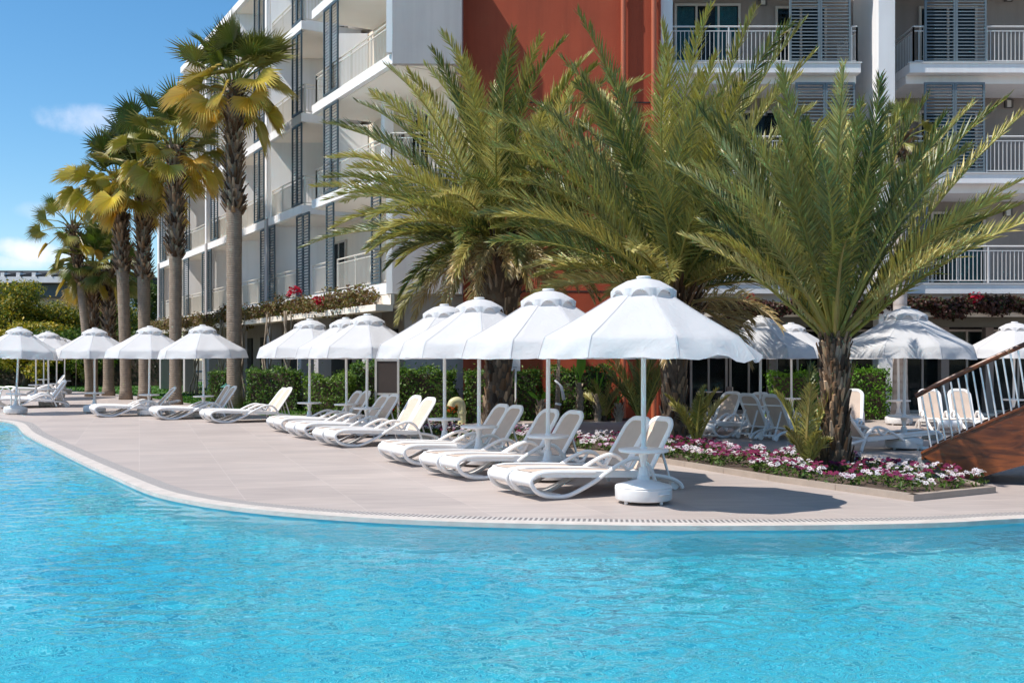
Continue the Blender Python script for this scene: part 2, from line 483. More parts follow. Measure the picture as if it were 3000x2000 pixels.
# basin
b = MB(); vs = []; n = len(ring)
for x, y in ring: vs += [(x, y, -.004), (x, y, -1.2)]
b.add(vs, [(2*i, 2*i+1, 2*i+3, 2*i+2) for i in range(n-1)])
b.box((-34, 31.0, -1.2), (-14.8, 31.1, -.03)); b.box((-34.1, -9, -1.2), (-34, 31.1, -.02)); b.box((x_end+3, -9, -1.2), (x_end+3.1, y_end-1.5, -.02)); b.box((-34, -9.1, -1.2), (x_end+3, -9, -.02))
tag(b.build('pool_wall', M['poolwall']), kind='structure')
b = MB(); b.box((-36, -10, -1.6), (x_end+5, 32, -1.2)); tag(b.build('pool_floor', M['floor']), kind='structure')
# water surface: a sheet of real wavelets, finest where the wind ruffles it
rng = np.random.RandomState(5)
ysv = [3.0]
while ysv[-1] < 31.05: ysv.append(ysv[-1] + .014 + .0022*max(0, ysv[-1]-5))
ys = np.array([-9.1, 0.0] + ysv); ys[-1] = 31.05
xs = np.concatenate([np.linspace(-34, -9.2, 220, endpoint=False), np.arange(-9.2, 8.6, .022), np.linspace(8.6, x_end+3, 60)])
X, Y = np.meshgrid(xs, ys)
Z = np.zeros_like(X); Z2 = np.zeros_like(X); gust = np.zeros_like(X)
for i in range(8):
    th = rng.rand()*6.28; k = 2*PI/(2.0+4*rng.rand())
    gust += np.sin(k*(X*math.cos(th)+Y*math.sin(th)*1.2) + rng.rand()*6.28)
gust = .60 + .46*np.tanh(gust/1.8)
for i in range(110):
    lam = .075*(7.5**rng.rand()**1.3); th = rng.normal(PI/2, .62); k = 2*PI/lam
    a = .00125*(lam/.1)**.55*(.35+rng.rand())
    wv = a*np.sin(k*(X*math.cos(th)+Y*math.sin(th)) + rng.rand()*6.28)
    if lam < .22: Z += wv
    else: Z2 += wv
calm = np.interp(Y, [6.2, 9.6], [1.0, .42])
Z = (Z*gust + Z2*(.55+.45*gust))*calm - .055
n_, m_ = X.shape
V = np.stack([X, Y, Z], -1).reshape(-1, 3).astype(np.float32)
idx = np.arange(n_*m_).reshape(n_, m_)
F = np.stack([idx[:-1,:-1], idx[:-1,1:], idx[1:,1:], idx[1:,:-1]], -1).reshape(-1, 4).astype(np.int32)
me = bpy.data.meshes.new('pool_water')
me.vertices.add(len(V)); me.vertices.foreach_set('co', V.ravel())
me.loops.add(F.size); me.loops.foreach_set('vertex_index', F.ravel())
me.polygons.add(len(F)); me.polygons.foreach_set('loop_start', np.arange(0, F.size, 4, dtype=np.int32))
me.polygons.foreach_set('use_smooth', np.ones(len(F), bool)); me.update(calc_edges=True)
wm = bpy.data.materials.new('pool_water'); t, bb = nodes(wm)
bb.inputs['Base Color'].default_value = (.84, .98, .99, 1); bb.inputs['Roughness'].default_value = 0
bb.inputs['IOR'].default_value = 1.33; bb.inputs['Transmission Weight'].default_value = 1
tcw = t.nodes.new('ShaderNodeTexCoord'); mpw = t.nodes.new('ShaderNodeMapping'); mpw.inputs['Scale'].default_value = (.55, 1.35, 1)
t.links.new(tcw.outputs['Object'], mpw.inputs['Vector'])
nw = t.nodes.new('ShaderNodeTexNoise'); nw.inputs['Scale'].default_value = 9; nw.inputs['Detail'].default_value = 2; nw.inputs['Distortion'].default_value = .6
t.links.new(mpw.outputs[0], nw.inputs['Vector']); bump(t, bb, nw.outputs['Fac'], .12, .018)
me.materials.append(wm)
wo = bpy.data.objects.new('pool_water', me); COL.objects.link(wo); tag(wo, kind='structure')

# ------------------------------------------------------------------ parasols
def canopy_mb(seed, wind=0.0):
    q = random.Random(seed); b = MB()
    NU, NV = 8, 9; r0, z0, r1, z1 = .30, 2.475, 1.185, 1.955
    ph = [q.uniform(0, 6.28) for _ in range(8)]
    vs = []; N = 8*NU
    rows = []
    for j in range(NV+1):
        f = j/NV; row = []
        for k in range(N):
            p = k//NU; u = (k % NU)/NU
            a0 = 2*PI*p/8; a1 = 2*PI*(p+1)/8
            r = r0+(r1-r0)*f; z = z0+(z1-z0)*f - .012*math.sin(PI*f)
            x = r*((1-u)*math.cos(a0)+u*math.cos(a1)); y = r*((1-u)*math.sin(a0)+u*math.sin(a1))
            sg = math.sin(PI*u)
            z -= .03*sg*f**1.5 + .012*f*f*math.sin(9*u+ph[p]+6*f)*sg
            row.append((x, y, z))
        rows.append(row)
    for j in range(1, 7):           # valance: the cloth breaks softly at the rim and hangs outwards
        f = j/6; row = []
        for k in range(N):
            p = k//NU; u = (k % NU)/NU
            bx, by, bz = rows[NV][k]
            L_ = math.hypot(bx, by); nx, ny = bx/L_, by/L_
            sg = math.sin(PI*u)
            wv = .030*f*sg*math.sin(7*u+ph[p]+2*f) + .018*f*math.sin(4*PI*u+ph[p]*2)*sg + .016*math.sin(11*u+ph[p]*3+5*f)*sg*f
            lift = .0
            if wind:
                g = max(0, math.cos(math.atan2(ny, nx) + .55))**2
                wv += wind*f*g*(.8+.6*math.sin(5*u+ph[p])*sg); lift = -wind*.35*f*g*math.sin(3*PI*u)
            out_ = .085*f**.9
            row.append((bx+nx*(wv+out_), by+ny*(wv+out_), bz+(1.702+.012*sg*math.sin(ph[p])+.006*math.sin(13*u+ph[p])-bz)*f**1.12+lift))
        rows.append(row)
    for r in rows: vs += r
    fs = []
    for j in range(len(rows)-1):
        for k in range(N): fs.append((j*N+k, (j+1)*N+k, (j+1)*N+(k+1)%N, j*N+(k+1)%N))
    b.add(vs, fs)
    for p in range(8):              # stitched seam over each rib
        k = p*NU; a = 2*PI*p/8; sd = Vector((-math.sin(a), math.cos(a), 0))*.013; up_ = Vector((math.cos(a)*.5, math.sin(a)*.5, .85))*.0035
        vv = []
        for r in rows:
            c = Vector(r[k])+up_; vv += [tuple(c-sd), tuple(c+sd)]
        b.add(vv, [(2*j,2*j+2,2*j+3,2*j+1) for j in range(len(rows)-1)], mi=1)
    return b

def vent_mb():
    b = MB(); NU = 16; N = 8*NU; vs = []; rows = []
    for (r, z, arch) in [(.06,2.645,0),(.2,2.612,0),(.30,2.56,0),(.360,2.525,0),(.376,2.512,0),(.398,2.375,1)]:
        row = []
        for k in range(N):
            p = k//NU; u = (k % NU)/NU; a0 = 2*PI*p/8; a1 = 2*PI*(p+1)/8
            sg = math.sin(PI*u); rr = r*(1+.05*sg)
            x = rr*((1-u)*math.cos(a0)+u*math.cos(a1)); y = rr*((1-u)*math.sin(a0)+u*math.sin(a1))
            row.append((x, y, z + (.122*math.sin(PI*min(1,max(0,(u-.15)/.70)))**.5 if arch else 0)))
        rows.append(row); vs += row
    fs = []
    for j in range(len(rows)-1):
        for k in range(N): fs.append((j*N+k, (j+1)*N+k, (j+1)*N+(k+1)%N, j*N+(k+1)%N))
    b.add(vs, fs); return b

def make_parasol(seed, wind=0):
    t = thing('parasol', '', 'parasol')
    b = MB(); b.lathe([(.295,.035),(.325,.045),(.333,.06),(.338,.175),(.325,.19),(.337,.196),(.32,.212),(.11,.265),(.075,.28),(.07,.32),(.062,.325),(.048,.42),(.0,.42)], 36)
    base = b.build('base', M['basep'], t, 'auto')
    hb = MB()
    hb.tube([(.09,-.33,.13),(.10,-.352,.13),(.23,-.27,.13),(.22,-.25,.13)], .012, 6); hb.build('handle', M['basep'], base, True)
    for k in range(4):
        a = 2*PI*k/4 + .5; c = MB()
        x, y = .285*math.cos(a), .285*math.sin(a)
        c.tube([(x-.014, y, .026), (x+.014, y, .026)], .026, 12); c.bar((x,y,.03),(x,y,.05),.02,.02)
        c.build('caster', M['plastic'], t)
    b = MB(); b.tube([(0,0,.40),(0,0,1.4),(0,0,2.62)], .030, 12); b.build('pole', M['pole'], t, 'auto')
    b = MB(); b.lathe([(.03,.40),(.034,.44),(.042,.50),(.06,.585),(.285,.60),(.295,.61),(.295,.63),(.285,.635),(.04,.635),(.04,.66),(.028,.665)], 32)
    b.build('table_top', M['plastic'], t, 'auto')
    c = canopy_mb(seed, wind).build('canopy', [M['fabric'], M['seam']], t, 'auto')
    vent_mb().build('vent_cap', M['fabric'], c, 'auto')
    b = MB(); b.lathe([(.0,2.615),(.05,2.62),(.085,2.65),(.085,2.665),(.07,2.672),(0,2.674)], 20); b.build('finial', M['plastic'], t, 'auto')
    b = MB()
    for k in range(8):
        a = 2*PI*k/8; ca, sa = math.cos(a), math.sin(a)
        b.bar((.05*ca,.05*sa,2.50),(1.165*ca,1.165*sa,1.92),.014,.020)
        b.bar((.04*ca,.04*sa,2.0),(.66*ca,.66*sa,2.17),.012,.018)
    b.lathe([(.05,1.97),(.05,2.03)], 12)
    b.build('rib_frame', M['pole'], t)
    return t

GP = 'white parasols around the pool'
front_par = make_parasol(3, .16)
protos = [make_parasol(7), make_parasol(19), make_parasol(23)]
used = [False]*3
parasols = [
 (1885,12.1,9,'front','largest parasol, nearest the pool edge, its valance blown out by the wind'),
 (1605,14.3,20,0,'white parasol half hidden behind the nearest one, table over two loungers'),
 (1403,16.3,4,1,'white parasol standing in front of the date palm with the thick brown trunk'),
 (1303,18.3,25,2,'white parasol partly hidden, beside the cream pipe and green bollard lamp'),
 (1074,22.3,12,0,'white parasol in front of the framed brown board'),
 (1016,24.2,33,1,'white parasol mostly hidden, its pole just beyond the brown board posts'),
 (906,25.0,17,2,'white parasol at the end of the middle row, beside a hedge and vine'),
 (597,29.4,8,0,'white parasol in front of the tallest fan palm trunk'),
 (436,30.5,22,1,'white parasol between the tallest fan palm and the twin palm trunks'),
 (277,32.2,15,2,'white parasol in front of the two slim fan palms'),
 (45,31.3,30,1,'white parasol by the pool corner and steel ladder, table low on its pole'),
 (143,36.4,10,0,'white parasol just behind the one at the pool corner, round base showing'),
 (106,42,18,2,'distant parasol behind the pool corner, thin pole before the shade-coloured hedge'),
 (166,44,5,1,'distant parasol pole beside the row of edge-on loungers'),
 (189,49.5,28,0,'farthest parasol with round base at the edge of the lawn'),
 (128,53,12,2,'distant parasol almost hidden, deep in the cluster near the shade-coloured hedge'),
 (2227,23.2,14,1,'white parasol behind the front date palm, above two facing loungers'),
 (2319,27.7,26,2,'small white parasol crossed by frond shadows behind the front date palm'),
 (2647,19.2,7,0,'parasol shaded blue by palm fronds, beside the wooden bridge'),
 (2969,27,19,1,'white parasol behind the rising handrail of the wooden bridge'),
 (2633,26.3,11,2,'parasol hidden behind the shaded one, table against the grey trunk'),
]
for u, y, rz, pi, lab in parasols:
    if pi == 'front': o = front_par
    elif not used[pi]: o = protos[pi]; used[pi] = True
    else: o = copy_tree(protos[pi])
    o.location = (XA(u, y), y, 0); o.rotation_euler = (rnd.uniform(-.012,.012), rnd.uniform(-.012,.012), R(rz))
    tag(o, lab, 'parasol', GP)
    if u == 45: o.rotation_euler = (0, .045, R(rz))

# ------------------------------------------------------------------ loungers
def yw(x): return .232+.038*min(1, max(0, (x-.4)/.8))
def lounger_mesh(back):
    t = thing('sun_lounger', '', 'lounger')
    prof = catmull([(.95,0,.300),(.50,0,.325),(.22,0,.328),(.09,0,.295),(.045,0,.235),(.11,0,.125),(.24,0,.060),(.42,0,.032),(.60,0,.046),(.90,0,.165),(1.10,0,.275),(1.30,0,.375),(1.45,0,.430),(1.56,0,.445),(1.68,0,.415),(1.79,0,.310),(1.86,0,.160),(1.91,0,.03)], 5)
    for s in (-1, 1):
        b = MB(); b.tube([(p.x, s*yw(p.x), p.z) for p in prof], .028, 8, flat=1.1, up=(0,1,0))
        arc = catmull([(1.70,0,.235),(1.95,0,.20),(2.15,0,.155),(2.28,0,.09),(2.33,0,.025)], 5)
        b.tube([(p.x, s*.255, p.z) for p in arc], .027, 8, flat=1.2, up=(0,1,0))
        b.tube([(1.34,s*.285,.38),(1.42,s*.28,.31),(1.50,s*.275,.33),(1.56,s*.28,.42)], .022, 6)
        b.build('side_frame', M['plastic'], t, 'auto')
    b = MB()
    for s in (-1, 1):
        b.tube([(.08,s*.205,.305),(.25,s*.21,.325),(.6,s*.225,.312),(1.78,s*.255,.236)], .022, 8, flat=1.8, up=(0,0,1))
        b.bar((.20,s*.222,.316),(1.78,s*.268,.232),.035,.075)
    nose = [(.115,.331),(.09,.326),(.058,.305),(.03,.26),(.035,.21),(.065,.175),(.10,.165)]
    vs = []; fs = []
    for (x, z) in nose: vs += [(x,-.215,z),(x,.215,z)]
    for (x, z) in nose: vs += [(x+.028,-.215,z-.012),(x+.028,.215,z-.012)]
    m = len(nose)
    for i in range(m-1):
        fs.append((2*i,2*i+1,2*i+3,2*i+2)); o2 = 2*m; fs.append((o2+2*i,o2+2*i+2,o2+2*i+3,o2+2*i+1))
    b.add(vs, fs)
    for x, z in ((.45,.045),(.95,.25),(1.55,.205),(2.2,.11)): b.bar((x,-yw(x)+.02,z),(x,yw(x)-.02,z),.05,.035)
    b.build('seat_frame', M['plastic'], t, 'auto')
    b = MB(); nx, ny = 12, 4; vs = []
    for i in range(nx+1):
        for j in range(ny+1):
            f = i/nx; x = .105+1.685*f; y = (-.5+j/ny)*(.40+.07*f)
            vs.append((x, y, .345-.095*f-.010*math.sin(PI*j/ny)+.006*math.sin(PI*f)))
    b.add(vs, [(i*(ny+1)+j,(i+1)*(ny+1)+j,(i+1)*(ny+1)+j+1,i*(ny+1)+j+1) for i in range(nx) for j in range(ny)])
    b.build('seat_sling', M['sling'], t, True)
    # backrest, hinged at x = 1.60
    ca, sa = math.cos(R(back)), math.sin(R(back)); hx, hz = 1.80, .245
    def at(d, y, off=0): return (hx+d*ca-off*sa, y, hz+d*sa+off*ca)
    Lb, W, rc = .78, .235, .15
    path = [(-.02,-W)]
    for k in range(9): a = PI/2*k/8; path.append((Lb-rc+rc*math.sin(a), -W+rc*(1-math.cos(a))))
    for k in range(9): a = PI/2*k/8; path.append((Lb-rc+rc*math.cos(a), W-rc+rc*math.sin(a)))
    path.append((-.02, W))
    b = MB(); n_up = (-sa, 0, ca)
    b.tube([at(d, y) for d, y in path], .042, 8, flat=.6, up=n_up)
    b.bar(at(0,-W), at(0,W), .05, .03); b.bar(at(.56,-W,-.03), at(.56,W,-.03), .03, .03)
    for s in (-1, 1):
        b.bar(at(.42, s*.16, -.02), (2.2, s*.16, .13), .025, .025)
    back_o = b.build('backrest', M['plastic'], t, 'auto')
    iw, ir = W-.03, rc-.03
    pts = [(.03,-iw)]
    for k in range(7): a = PI/2*k/6; pts.append((Lb-.03-ir+ir*math.sin(a), -iw+ir*(1-math.cos(a))))
    for k in range(7): a = PI/2*k/6; pts.append((Lb-.03-ir+ir*math.cos(a), iw-ir+ir*math.sin(a)))
    pts.append((.03, iw))
    b = MB(); vs = [at(d, y, .006) for d, y in pts]+[at(d, y, -.006) for d, y in pts]; n = len(pts)
    b.add(vs, [tuple(range(n)), tuple(range(2*n-1, n-1, -1))])
    b.build('back_sling', M['sling'], back_o)
    for s in (-1, 1):
        b = MB(); b.tube([(2.24,s*.20-.025,.075),(2.24,s*.20+.025,.075)], .072, 16); b.build('wheel', M['plastic'], t, 'auto')
    return t

GL = 'white sun loungers around the pool'
lprot = {}
def lounger(x, y, th, label, back=55, anchor=(.34,-.235)):
    if back not in lprot: o = lprot[back] = lounger_mesh(back)
    else: o = copy_tree(lprot[back])
    c, s = math.cos(R(th)), math.sin(R(th)); ax, ay = anchor
    o.location = (x-(ax*c-ay*s), y-(ax*s+ay*c), 0); o.rotation_euler = (0, 0, R(th))
    tag(o, label, 'lounger', GL); return o
pairs = [
 ((1617,1464),32,'right beside the nearest parasol base','under the nearest parasol', 55,55),
 ((1394,1407),32,'beside the second parasol pole','by the second parasol', 55,55),
 ((1234,1366),32,'in front of the thick brown palm trunk','below the thick brown palm trunk', 55,55),
 ((1024,1311),32,'below the geraniums','below the geraniums', 55,55),
 ((932,1288),32,'below the framed brown board','below the framed brown board', 55,55),
 ((862,1269),32,'at the end of the middle row','at the end of the middle row', 55,55),
 ((651,1240),32,'below the tallest fan palm trunk','below the tallest fan palm', 55,55),
 ((493,1230),32,'between tallest fan palm and twin trunks','between the tallest palm and the twin trunks', 55,55),
 ((310,1222),32,'below the twin palm trunks','below the twin palm trunks', 47,12),
]
for (u, v), th, la, lb, b1, b2 in pairs:
    if b2 > 20: b1, b2 = rnd.choice([(55,55),(55,52),(58,55),(55,58),(52,55)])
    th += rnd.uniform(-2, 2)
    x, y = G(u, v); c, s = math.cos(R(th)), math.sin(R(th))
    lounger(x, y, th, 'nearer white lounger of the pair ' + la, b1)
    lounger(x-s*.57+rnd.uniform(-.03,.03)*c, y+c*.57, th+rnd.uniform(-1.5,1.5), ('farther white lounger of the pair ' if b2 > 20 else 'white sun lounger with its back laid flat ') + lb, b2)
x, y = G(20, 1197)
for k, nm in enumerate(['first', 'second', 'third', 'fourth']):
    lounger(x-.41*.60*k, y+.91*.60*k, 36, nm + ' lounger from the pool in the edge-on row behind the pool corner')
x, y = G(60, 1158)
for k, nm in enumerate(['nearer', 'farther']):
    lounger(x-.41*.68*k, y+.91*.68*k, 34, nm + ' of two small distant loungers by the thin parasol poles')
x, y = G(2114, 1284)
lounger(x, y, 44, 'white sun lounger facing the pool behind the purple flowers', 58)
lounger(x-.47, y+.50, 46, 'white sun lounger whose back stands before the dark glazed doors', 58)
lounger(*G(2206,1287), 214, 'white sun lounger turned backwards, farther from the front palm', 62, (2.24, .24))
x, y = G(2206,1287)
lounger(x+.36, y-.54, 214, 'white sun lounger turned backwards right behind the front date palm fronds', 62, (2.24, .24))
lounger(*G(2525,1325), 200, 'white sun lounger in shade between the front date palm and shaded parasol base', 50, (1.91, .285))
lounger(*G(2490,1262), 68, 'white sun lounger facing the pool before the round green bush', 62, (1.3, 0))
lounger(*G(2745,1262), 80, 'white sun lounger behind the lowest bridge balusters', 62, (1.3, 0))
lounger(*G(2840,1262), 82, 'white sun lounger behind the bridge balusters, farther up the bridge', 62, (1.3, 0))

# ------------------------------------------------------------------ palms
def rcol(q, c, v=.18):
    f = 1+q.uniform(-v, v); g = 1+q.uniform(-v*.4, v*.4)
    return (c[0]*f*g, c[1]*f, c[2]*f/g)
def lerp(a, b, t): return tuple(x+(y-x)*t for x, y in zip(a, b))

GREENS = [tuple(1.58*x for x in c) for c in [(.05,.075,.020),(.11,.125,.032),(.21,.205,.055),(.08,.105,.042),(.34,.31,.13),(.26,.235,.07),(.16,.165,.055),(.23,.215,.055),(.07,.095,.025)]]
DRY = (.42,.31,.14)
def frond(b, q, org, az, e0, length, droop, roll, age, nl=58, lw=.03, lmax=.5, petiole=.16, twist=0):
    """pinnate leaf: rachis and two combs of stiff leaflets; age 0 young .. 1 dead"""
    NS = 14; pts = []; p = Vector(org); pts.append(p.copy()); tans = []; nl = int(nl*1.7)
    for i in range(NS):
        s = (i+.5)/NS; e = e0-droop*(s**1.9); a = az+twist*s*s
        d = Vector((math.cos(e)*math.cos(a), math.cos(e)*math.sin(a), math.sin(e)))
        tans.append(d); p = p+d*(length/NS); pts.append(p.copy())
    rc = lerp((.36,.33,.075), (.40,.28,.12), min(1, age*1.2))
    base = GREENS[q.randrange(len(GREENS))]
    yel = (.30,.26,.05)
    b.tube([pts[i] for i in range(0, NS+1, 2)], [.034*(1-.93*i/NS)+.003 for i in range(0, NS+1, 2)], 4, col=rc, cap=False)
    for k in range(nl):
        s = petiole+(1-petiole)*(k+.5)/nl
        f = s*NS; i = min(NS-1, int(f)); P = pts[i].lerp(pts[i+1], f-i); t = tans[i]
        sd = t.cross(Vector((0,0,1)))
        if sd.length < .1: sd = Vector((-math.sin(az), math.cos(az), 0))
        sd.normalize(); n = sd.cross(t)
        cr, sr = math.cos(roll), math.sin(roll)
        sd, n = sd*cr+n*sr, n*cr-sd*sr
        u = (s-petiole)/(1-petiole)
        ll = lmax*(.30+.9*math.sin(PI*min(1, u*.86+.10))**.8)*(1-.25*u)
        ang = R(54)-R(30)*u
        for sg in (-1, 1):
            vv = R(30)+q.gauss(0, .30); aa = ang+q.gauss(0, .09)
            d = t*math.cos(aa)+(sd*(sg*math.cos(vv))+n*math.sin(vv))*math.sin(aa)
            l = ll*q.uniform(.82, 1.08)
            d2 = d+Vector((0,0,-(.06+.5*age)*q.uniform(.4, 1.5)))
            wd = n.cross(d); wd = (t-d*t.dot(d))
            if wd.length < .05: wd = n.copy()
            wd.normalize(); wd = (wd+n*q.uniform(-.5,.5)).normalized()*(lw*.5)
            m = P+d*(l*.45); e_ = P+d*(l*.45)+d2.normalized()*(l*.55)
            c0 = rcol(q, base, .25)
            if q.random() < .12+.3*u: c0 = lerp(c0, yel, q.uniform(.2,.8))
            if age > .45: c0 = lerp(c0, rcol(q, DRY, .25), min(1, (age-.35)*1.7))
            ct = lerp(c0, DRY, q.uniform(.1,.8) if q.random() < .45 else .1)
            b.add([tuple(P-wd*.5), tuple(P+wd*.5), tuple(m+wd), tuple(e_), tuple(m-wd)], [(0,1,2,4),(4,2,3)], [c0,c0,c0,ct,c0])

def boots(b, q, z0, z1, rfun, n, ln, wd, lift, cols, cx=0, cy=0, bend=None):
    """cut leaf bases in a spiral up the trunk"""
    ga = 2.39996
    for k in range(n):
        f = (k+.5)/n; z = z0+(z1-z0)*f; a = k*ga+q.uniform(-.2,.2); r = rfun(z)*.93
        ox, oy = bend(z) if bend else (0, 0)
        o = Vector((cx+ox+r*math.cos(a), cy+oy+r*math.sin(a), z)); out = Vector((math.cos(a), math.sin(a), 0)); sd = Vector((-math.sin(a), math.cos(a), 0))
        L_ = ln*q.uniform(.6,1.25); W_ = wd*q.uniform(.75,1.2); lf = lift*q.uniform(.5,1.5)
        d = (Vector((0,0,1))+out*lf).normalized(); nn = sd.cross(d).normalized()
        if nn.dot(out) < 0: nn = -nn
        tk = W_*.38
        c = rcol(q, cols[q.randrange(len(cols))], .3); ct = tuple(min(1, x*1.35) for x in c)
        p = [o-sd*W_-nn*tk*.6, o+sd*W_-nn*tk*.6, o+nn*tk, o+d*L_-sd*W_*.45, o+d*L_+sd*W_*.45, o+d*L_*.95+nn*tk*.9]
        b.add([tuple(x) for x in p], [(0,2,5,3),(2,1,4,5),(3,5,4),(0,3,4,1),(0,1,2)], [c,c,c,ct,ct,ct])

BROWN = [(.095,.058,.034),(.15,.095,.058),(.22,.15,.095),(.055,.036,.024),(.30,.21,.14)]
def date_palm(name, label, x, y, h, r, seed, nf, flen, e_lo, e_hi, dead=0, extra=(), lw=.03, bootn=150, bias=None, bulge=1.25, rough=False, dr0=32, pet=.16, epow=.85):
    q = random.Random(seed); t = thing(name, label, 'palm tree', (x, y, 0))
    b = MB()
    def rf(z):
        f = z/h
        rr = r*(1.18-.35*min(1, f*4)) if f < .25 else r*.83+(bulge-.83)*r*max(0, (f-.45)/.55)**1.2 if f > .45 else r*.83
        return rr
    prof = [(rf(h*i/12)*q.uniform(.95,1.05), h*i/12) for i in range(13)]+[(r*.8,h+.15),(0,h+.25)]
    b.lathe(prof, 14); b.build('trunk', M['bark'], t, True)
    b = MB()
    boots(b, q, .05, h*1.02, rf, bootn, .25, r*.24, .2, BROWN)
    if bulge > 1: boots(b, q, h*.74, h*1.05, rf, 110, .5, .05, .75, BROWN)
    else: boots(b, q, h*.7, h*1.08, rf, 50, .16, .04, .3, BROWN)
    b.build('leaf_bases', M['boot'], t, False, color=True)
    b = MB()
    ga = 2.39996
    for k in range(nf):
        f = k/(nf-1)
        az = k*ga+q.uniform(-.25,.25)
        e0 = R(e_hi)+(R(e_lo)-R(e_hi))*f**epow+q.gauss(0,.09)
        ln = flen*(.80+.32*math.sin(PI*min(1,f*1.1)))*q.uniform(.88,1.08)
        age = 0 if f < .62 else (f-.62)/.38*.55
        if bias: az, e0, ln = bias(az, e0, ln, q)
        ln *= .66+.36*math.sin(max(0, e0))
        o = (rf(h)*.35*math.cos(az), rf(h)*.35*math.sin(az), h+.1+.25*(1-f))
        frond(b, q, o, az, e0, ln, R(dr0)+R(26)*f+q.uniform(-.12,.16), q.gauss(0,.35), age*q.uniform(.5,1.1), lw=lw, lmax=.118*flen, petiole=pet, twist=q.gauss(0,.25))
    for (az, e0, ln, age, dr) in extra:
        frond(b, q, (0,0,h), R(az), R(e0), ln, R(dr), q.gauss(0,.3), age, lw=lw, lmax=.115*flen)
    b.build('crown', M['leaf'], t, False, color=True)
    if dead:
        b = MB()
        for k in range(dead):
            az = q.uniform(0, 6.28)
            frond(b, q, (rf(h)*.7*math.cos(az), rf(h)*.7*math.sin(az), h-.1), az, R(q.uniform(-35,10)), flen*q.uniform(.3,.55), R(55), q.gauss(0,.5), 1, nl=34, lw=.028, lmax=.10*flen)
        b.build('dead_fronds', M['leaf'], t, False, color=True)
    return t
P1 = (XA(1462,24), 24.0); P2 = (XA(1975,19.8), 19.8); P3 = (XA(2446,15.1), 15.1)
date_palm('date_palm', 'date palm with thick brown trunk and dry hanging fronds before the red wall', P1[0], P1[1], 4.30, .36, 21, 96, 4.7, 0, 87, 20,
          extra=[(172,14,4.9,.4,38),(205,-15,3.2,.5,60),(155,18,4.6,.2,32),(10,22,3.6,.2,40),(-20,38,4.2,.1,45),(184,30,4.6,.1,36),(222,-4,3.3,.4,60),(330,-6,3.0,.6,60),(252,6,3.0,.5,68),(285,0,2.9,.8,70),(310,10,3.2,.3,64)], lw=.030, bootn=210, bulge=2.1)
date_palm('date_palm', 'date palm in the flower bed directly behind the nearest parasol', P2[0], P2[1], 2.85, .26, 34, 88, 4.65, 14, 87, 10,
          extra=[(172,40,3.5,.1,40),(186,26,2.8,.2,50),(160,60,4.4,0,35),(14,58,5.2,0,36),(20,46,4.4,0,40)], lw=.028, bootn=170, bulge=2.0, dr0=24, epow=1.0)
date_palm('date_palm', 'front date palm with shaggy stump trunk and upright fronds in the flower bed', P3[0], P3[1], 1.85, .215, 55, 52, 3.5, 44, 86, 0,
          extra=[(4,50,3.9,0,26),(-12,58,4.7,0,20),(18,44,3.5,0,30),(-25,42,3.5,0,28),(176,54,3.4,0,22),(190,64,3.8,0,18),(160,46,2.9,0,24),(265,70,3.6,0,15),(300,64,3.6,0,16),(240,66,3.5,0,18)], lw=.023, bootn=240, bulge=.9, dr0=12, pet=.31, epow=.8)

def young_palm(label, x, y, seed, nf, flen, spread, lean=0):
    q = random.Random(seed); t = thing('young_palm', label, 'young palm', (x, y, 0))
    b = MB(); b.lathe([(.07,0),(.06,.12),(.03,.2),(0,.24)], 8); b.build('stem', M['bark'], t, True)
    b = MB()
    for k in range(nf):
        az = k*2.39996+q.uniform(-.3,.3)
        frond(b, q, (0,0,.12), az, R(90-spread*q.uniform(.3,1)), flen*q.uniform(.7,1.1), R(30), q.gauss(0,.3), q.choice([0,0,.1,.5]), nl=40, lw=.022, lmax=.24*flen**.4)
    b.build('crown', M['leaf'], t, False, color=True); return t
young_palm('tall offshoot palm with stiff fronds growing against the front date palm', P3[0]-.46, P3[1]-.1, 5, 4, 1.6, 20)
young_palm('short yellowing offshoot palm at the foot of the front date palm', P3[0]-.5, P3[1]-.3, 8, 6, .7, 30)
young_palm('broad young palm against the trunk of the bed palm, behind nearest parasol pole', *G(1880,1255), 12, 14, 2.0, 30)
young_palm('slim offshoot palm in the flower bed beside the second palm trunk', *G(2040,1322), 14, 6, 1.1, 28)
young_palm('young palm beyond the banana plants along the red wall', XA(1770,27.8), 27.8, 17, 10, 1.2, 45)

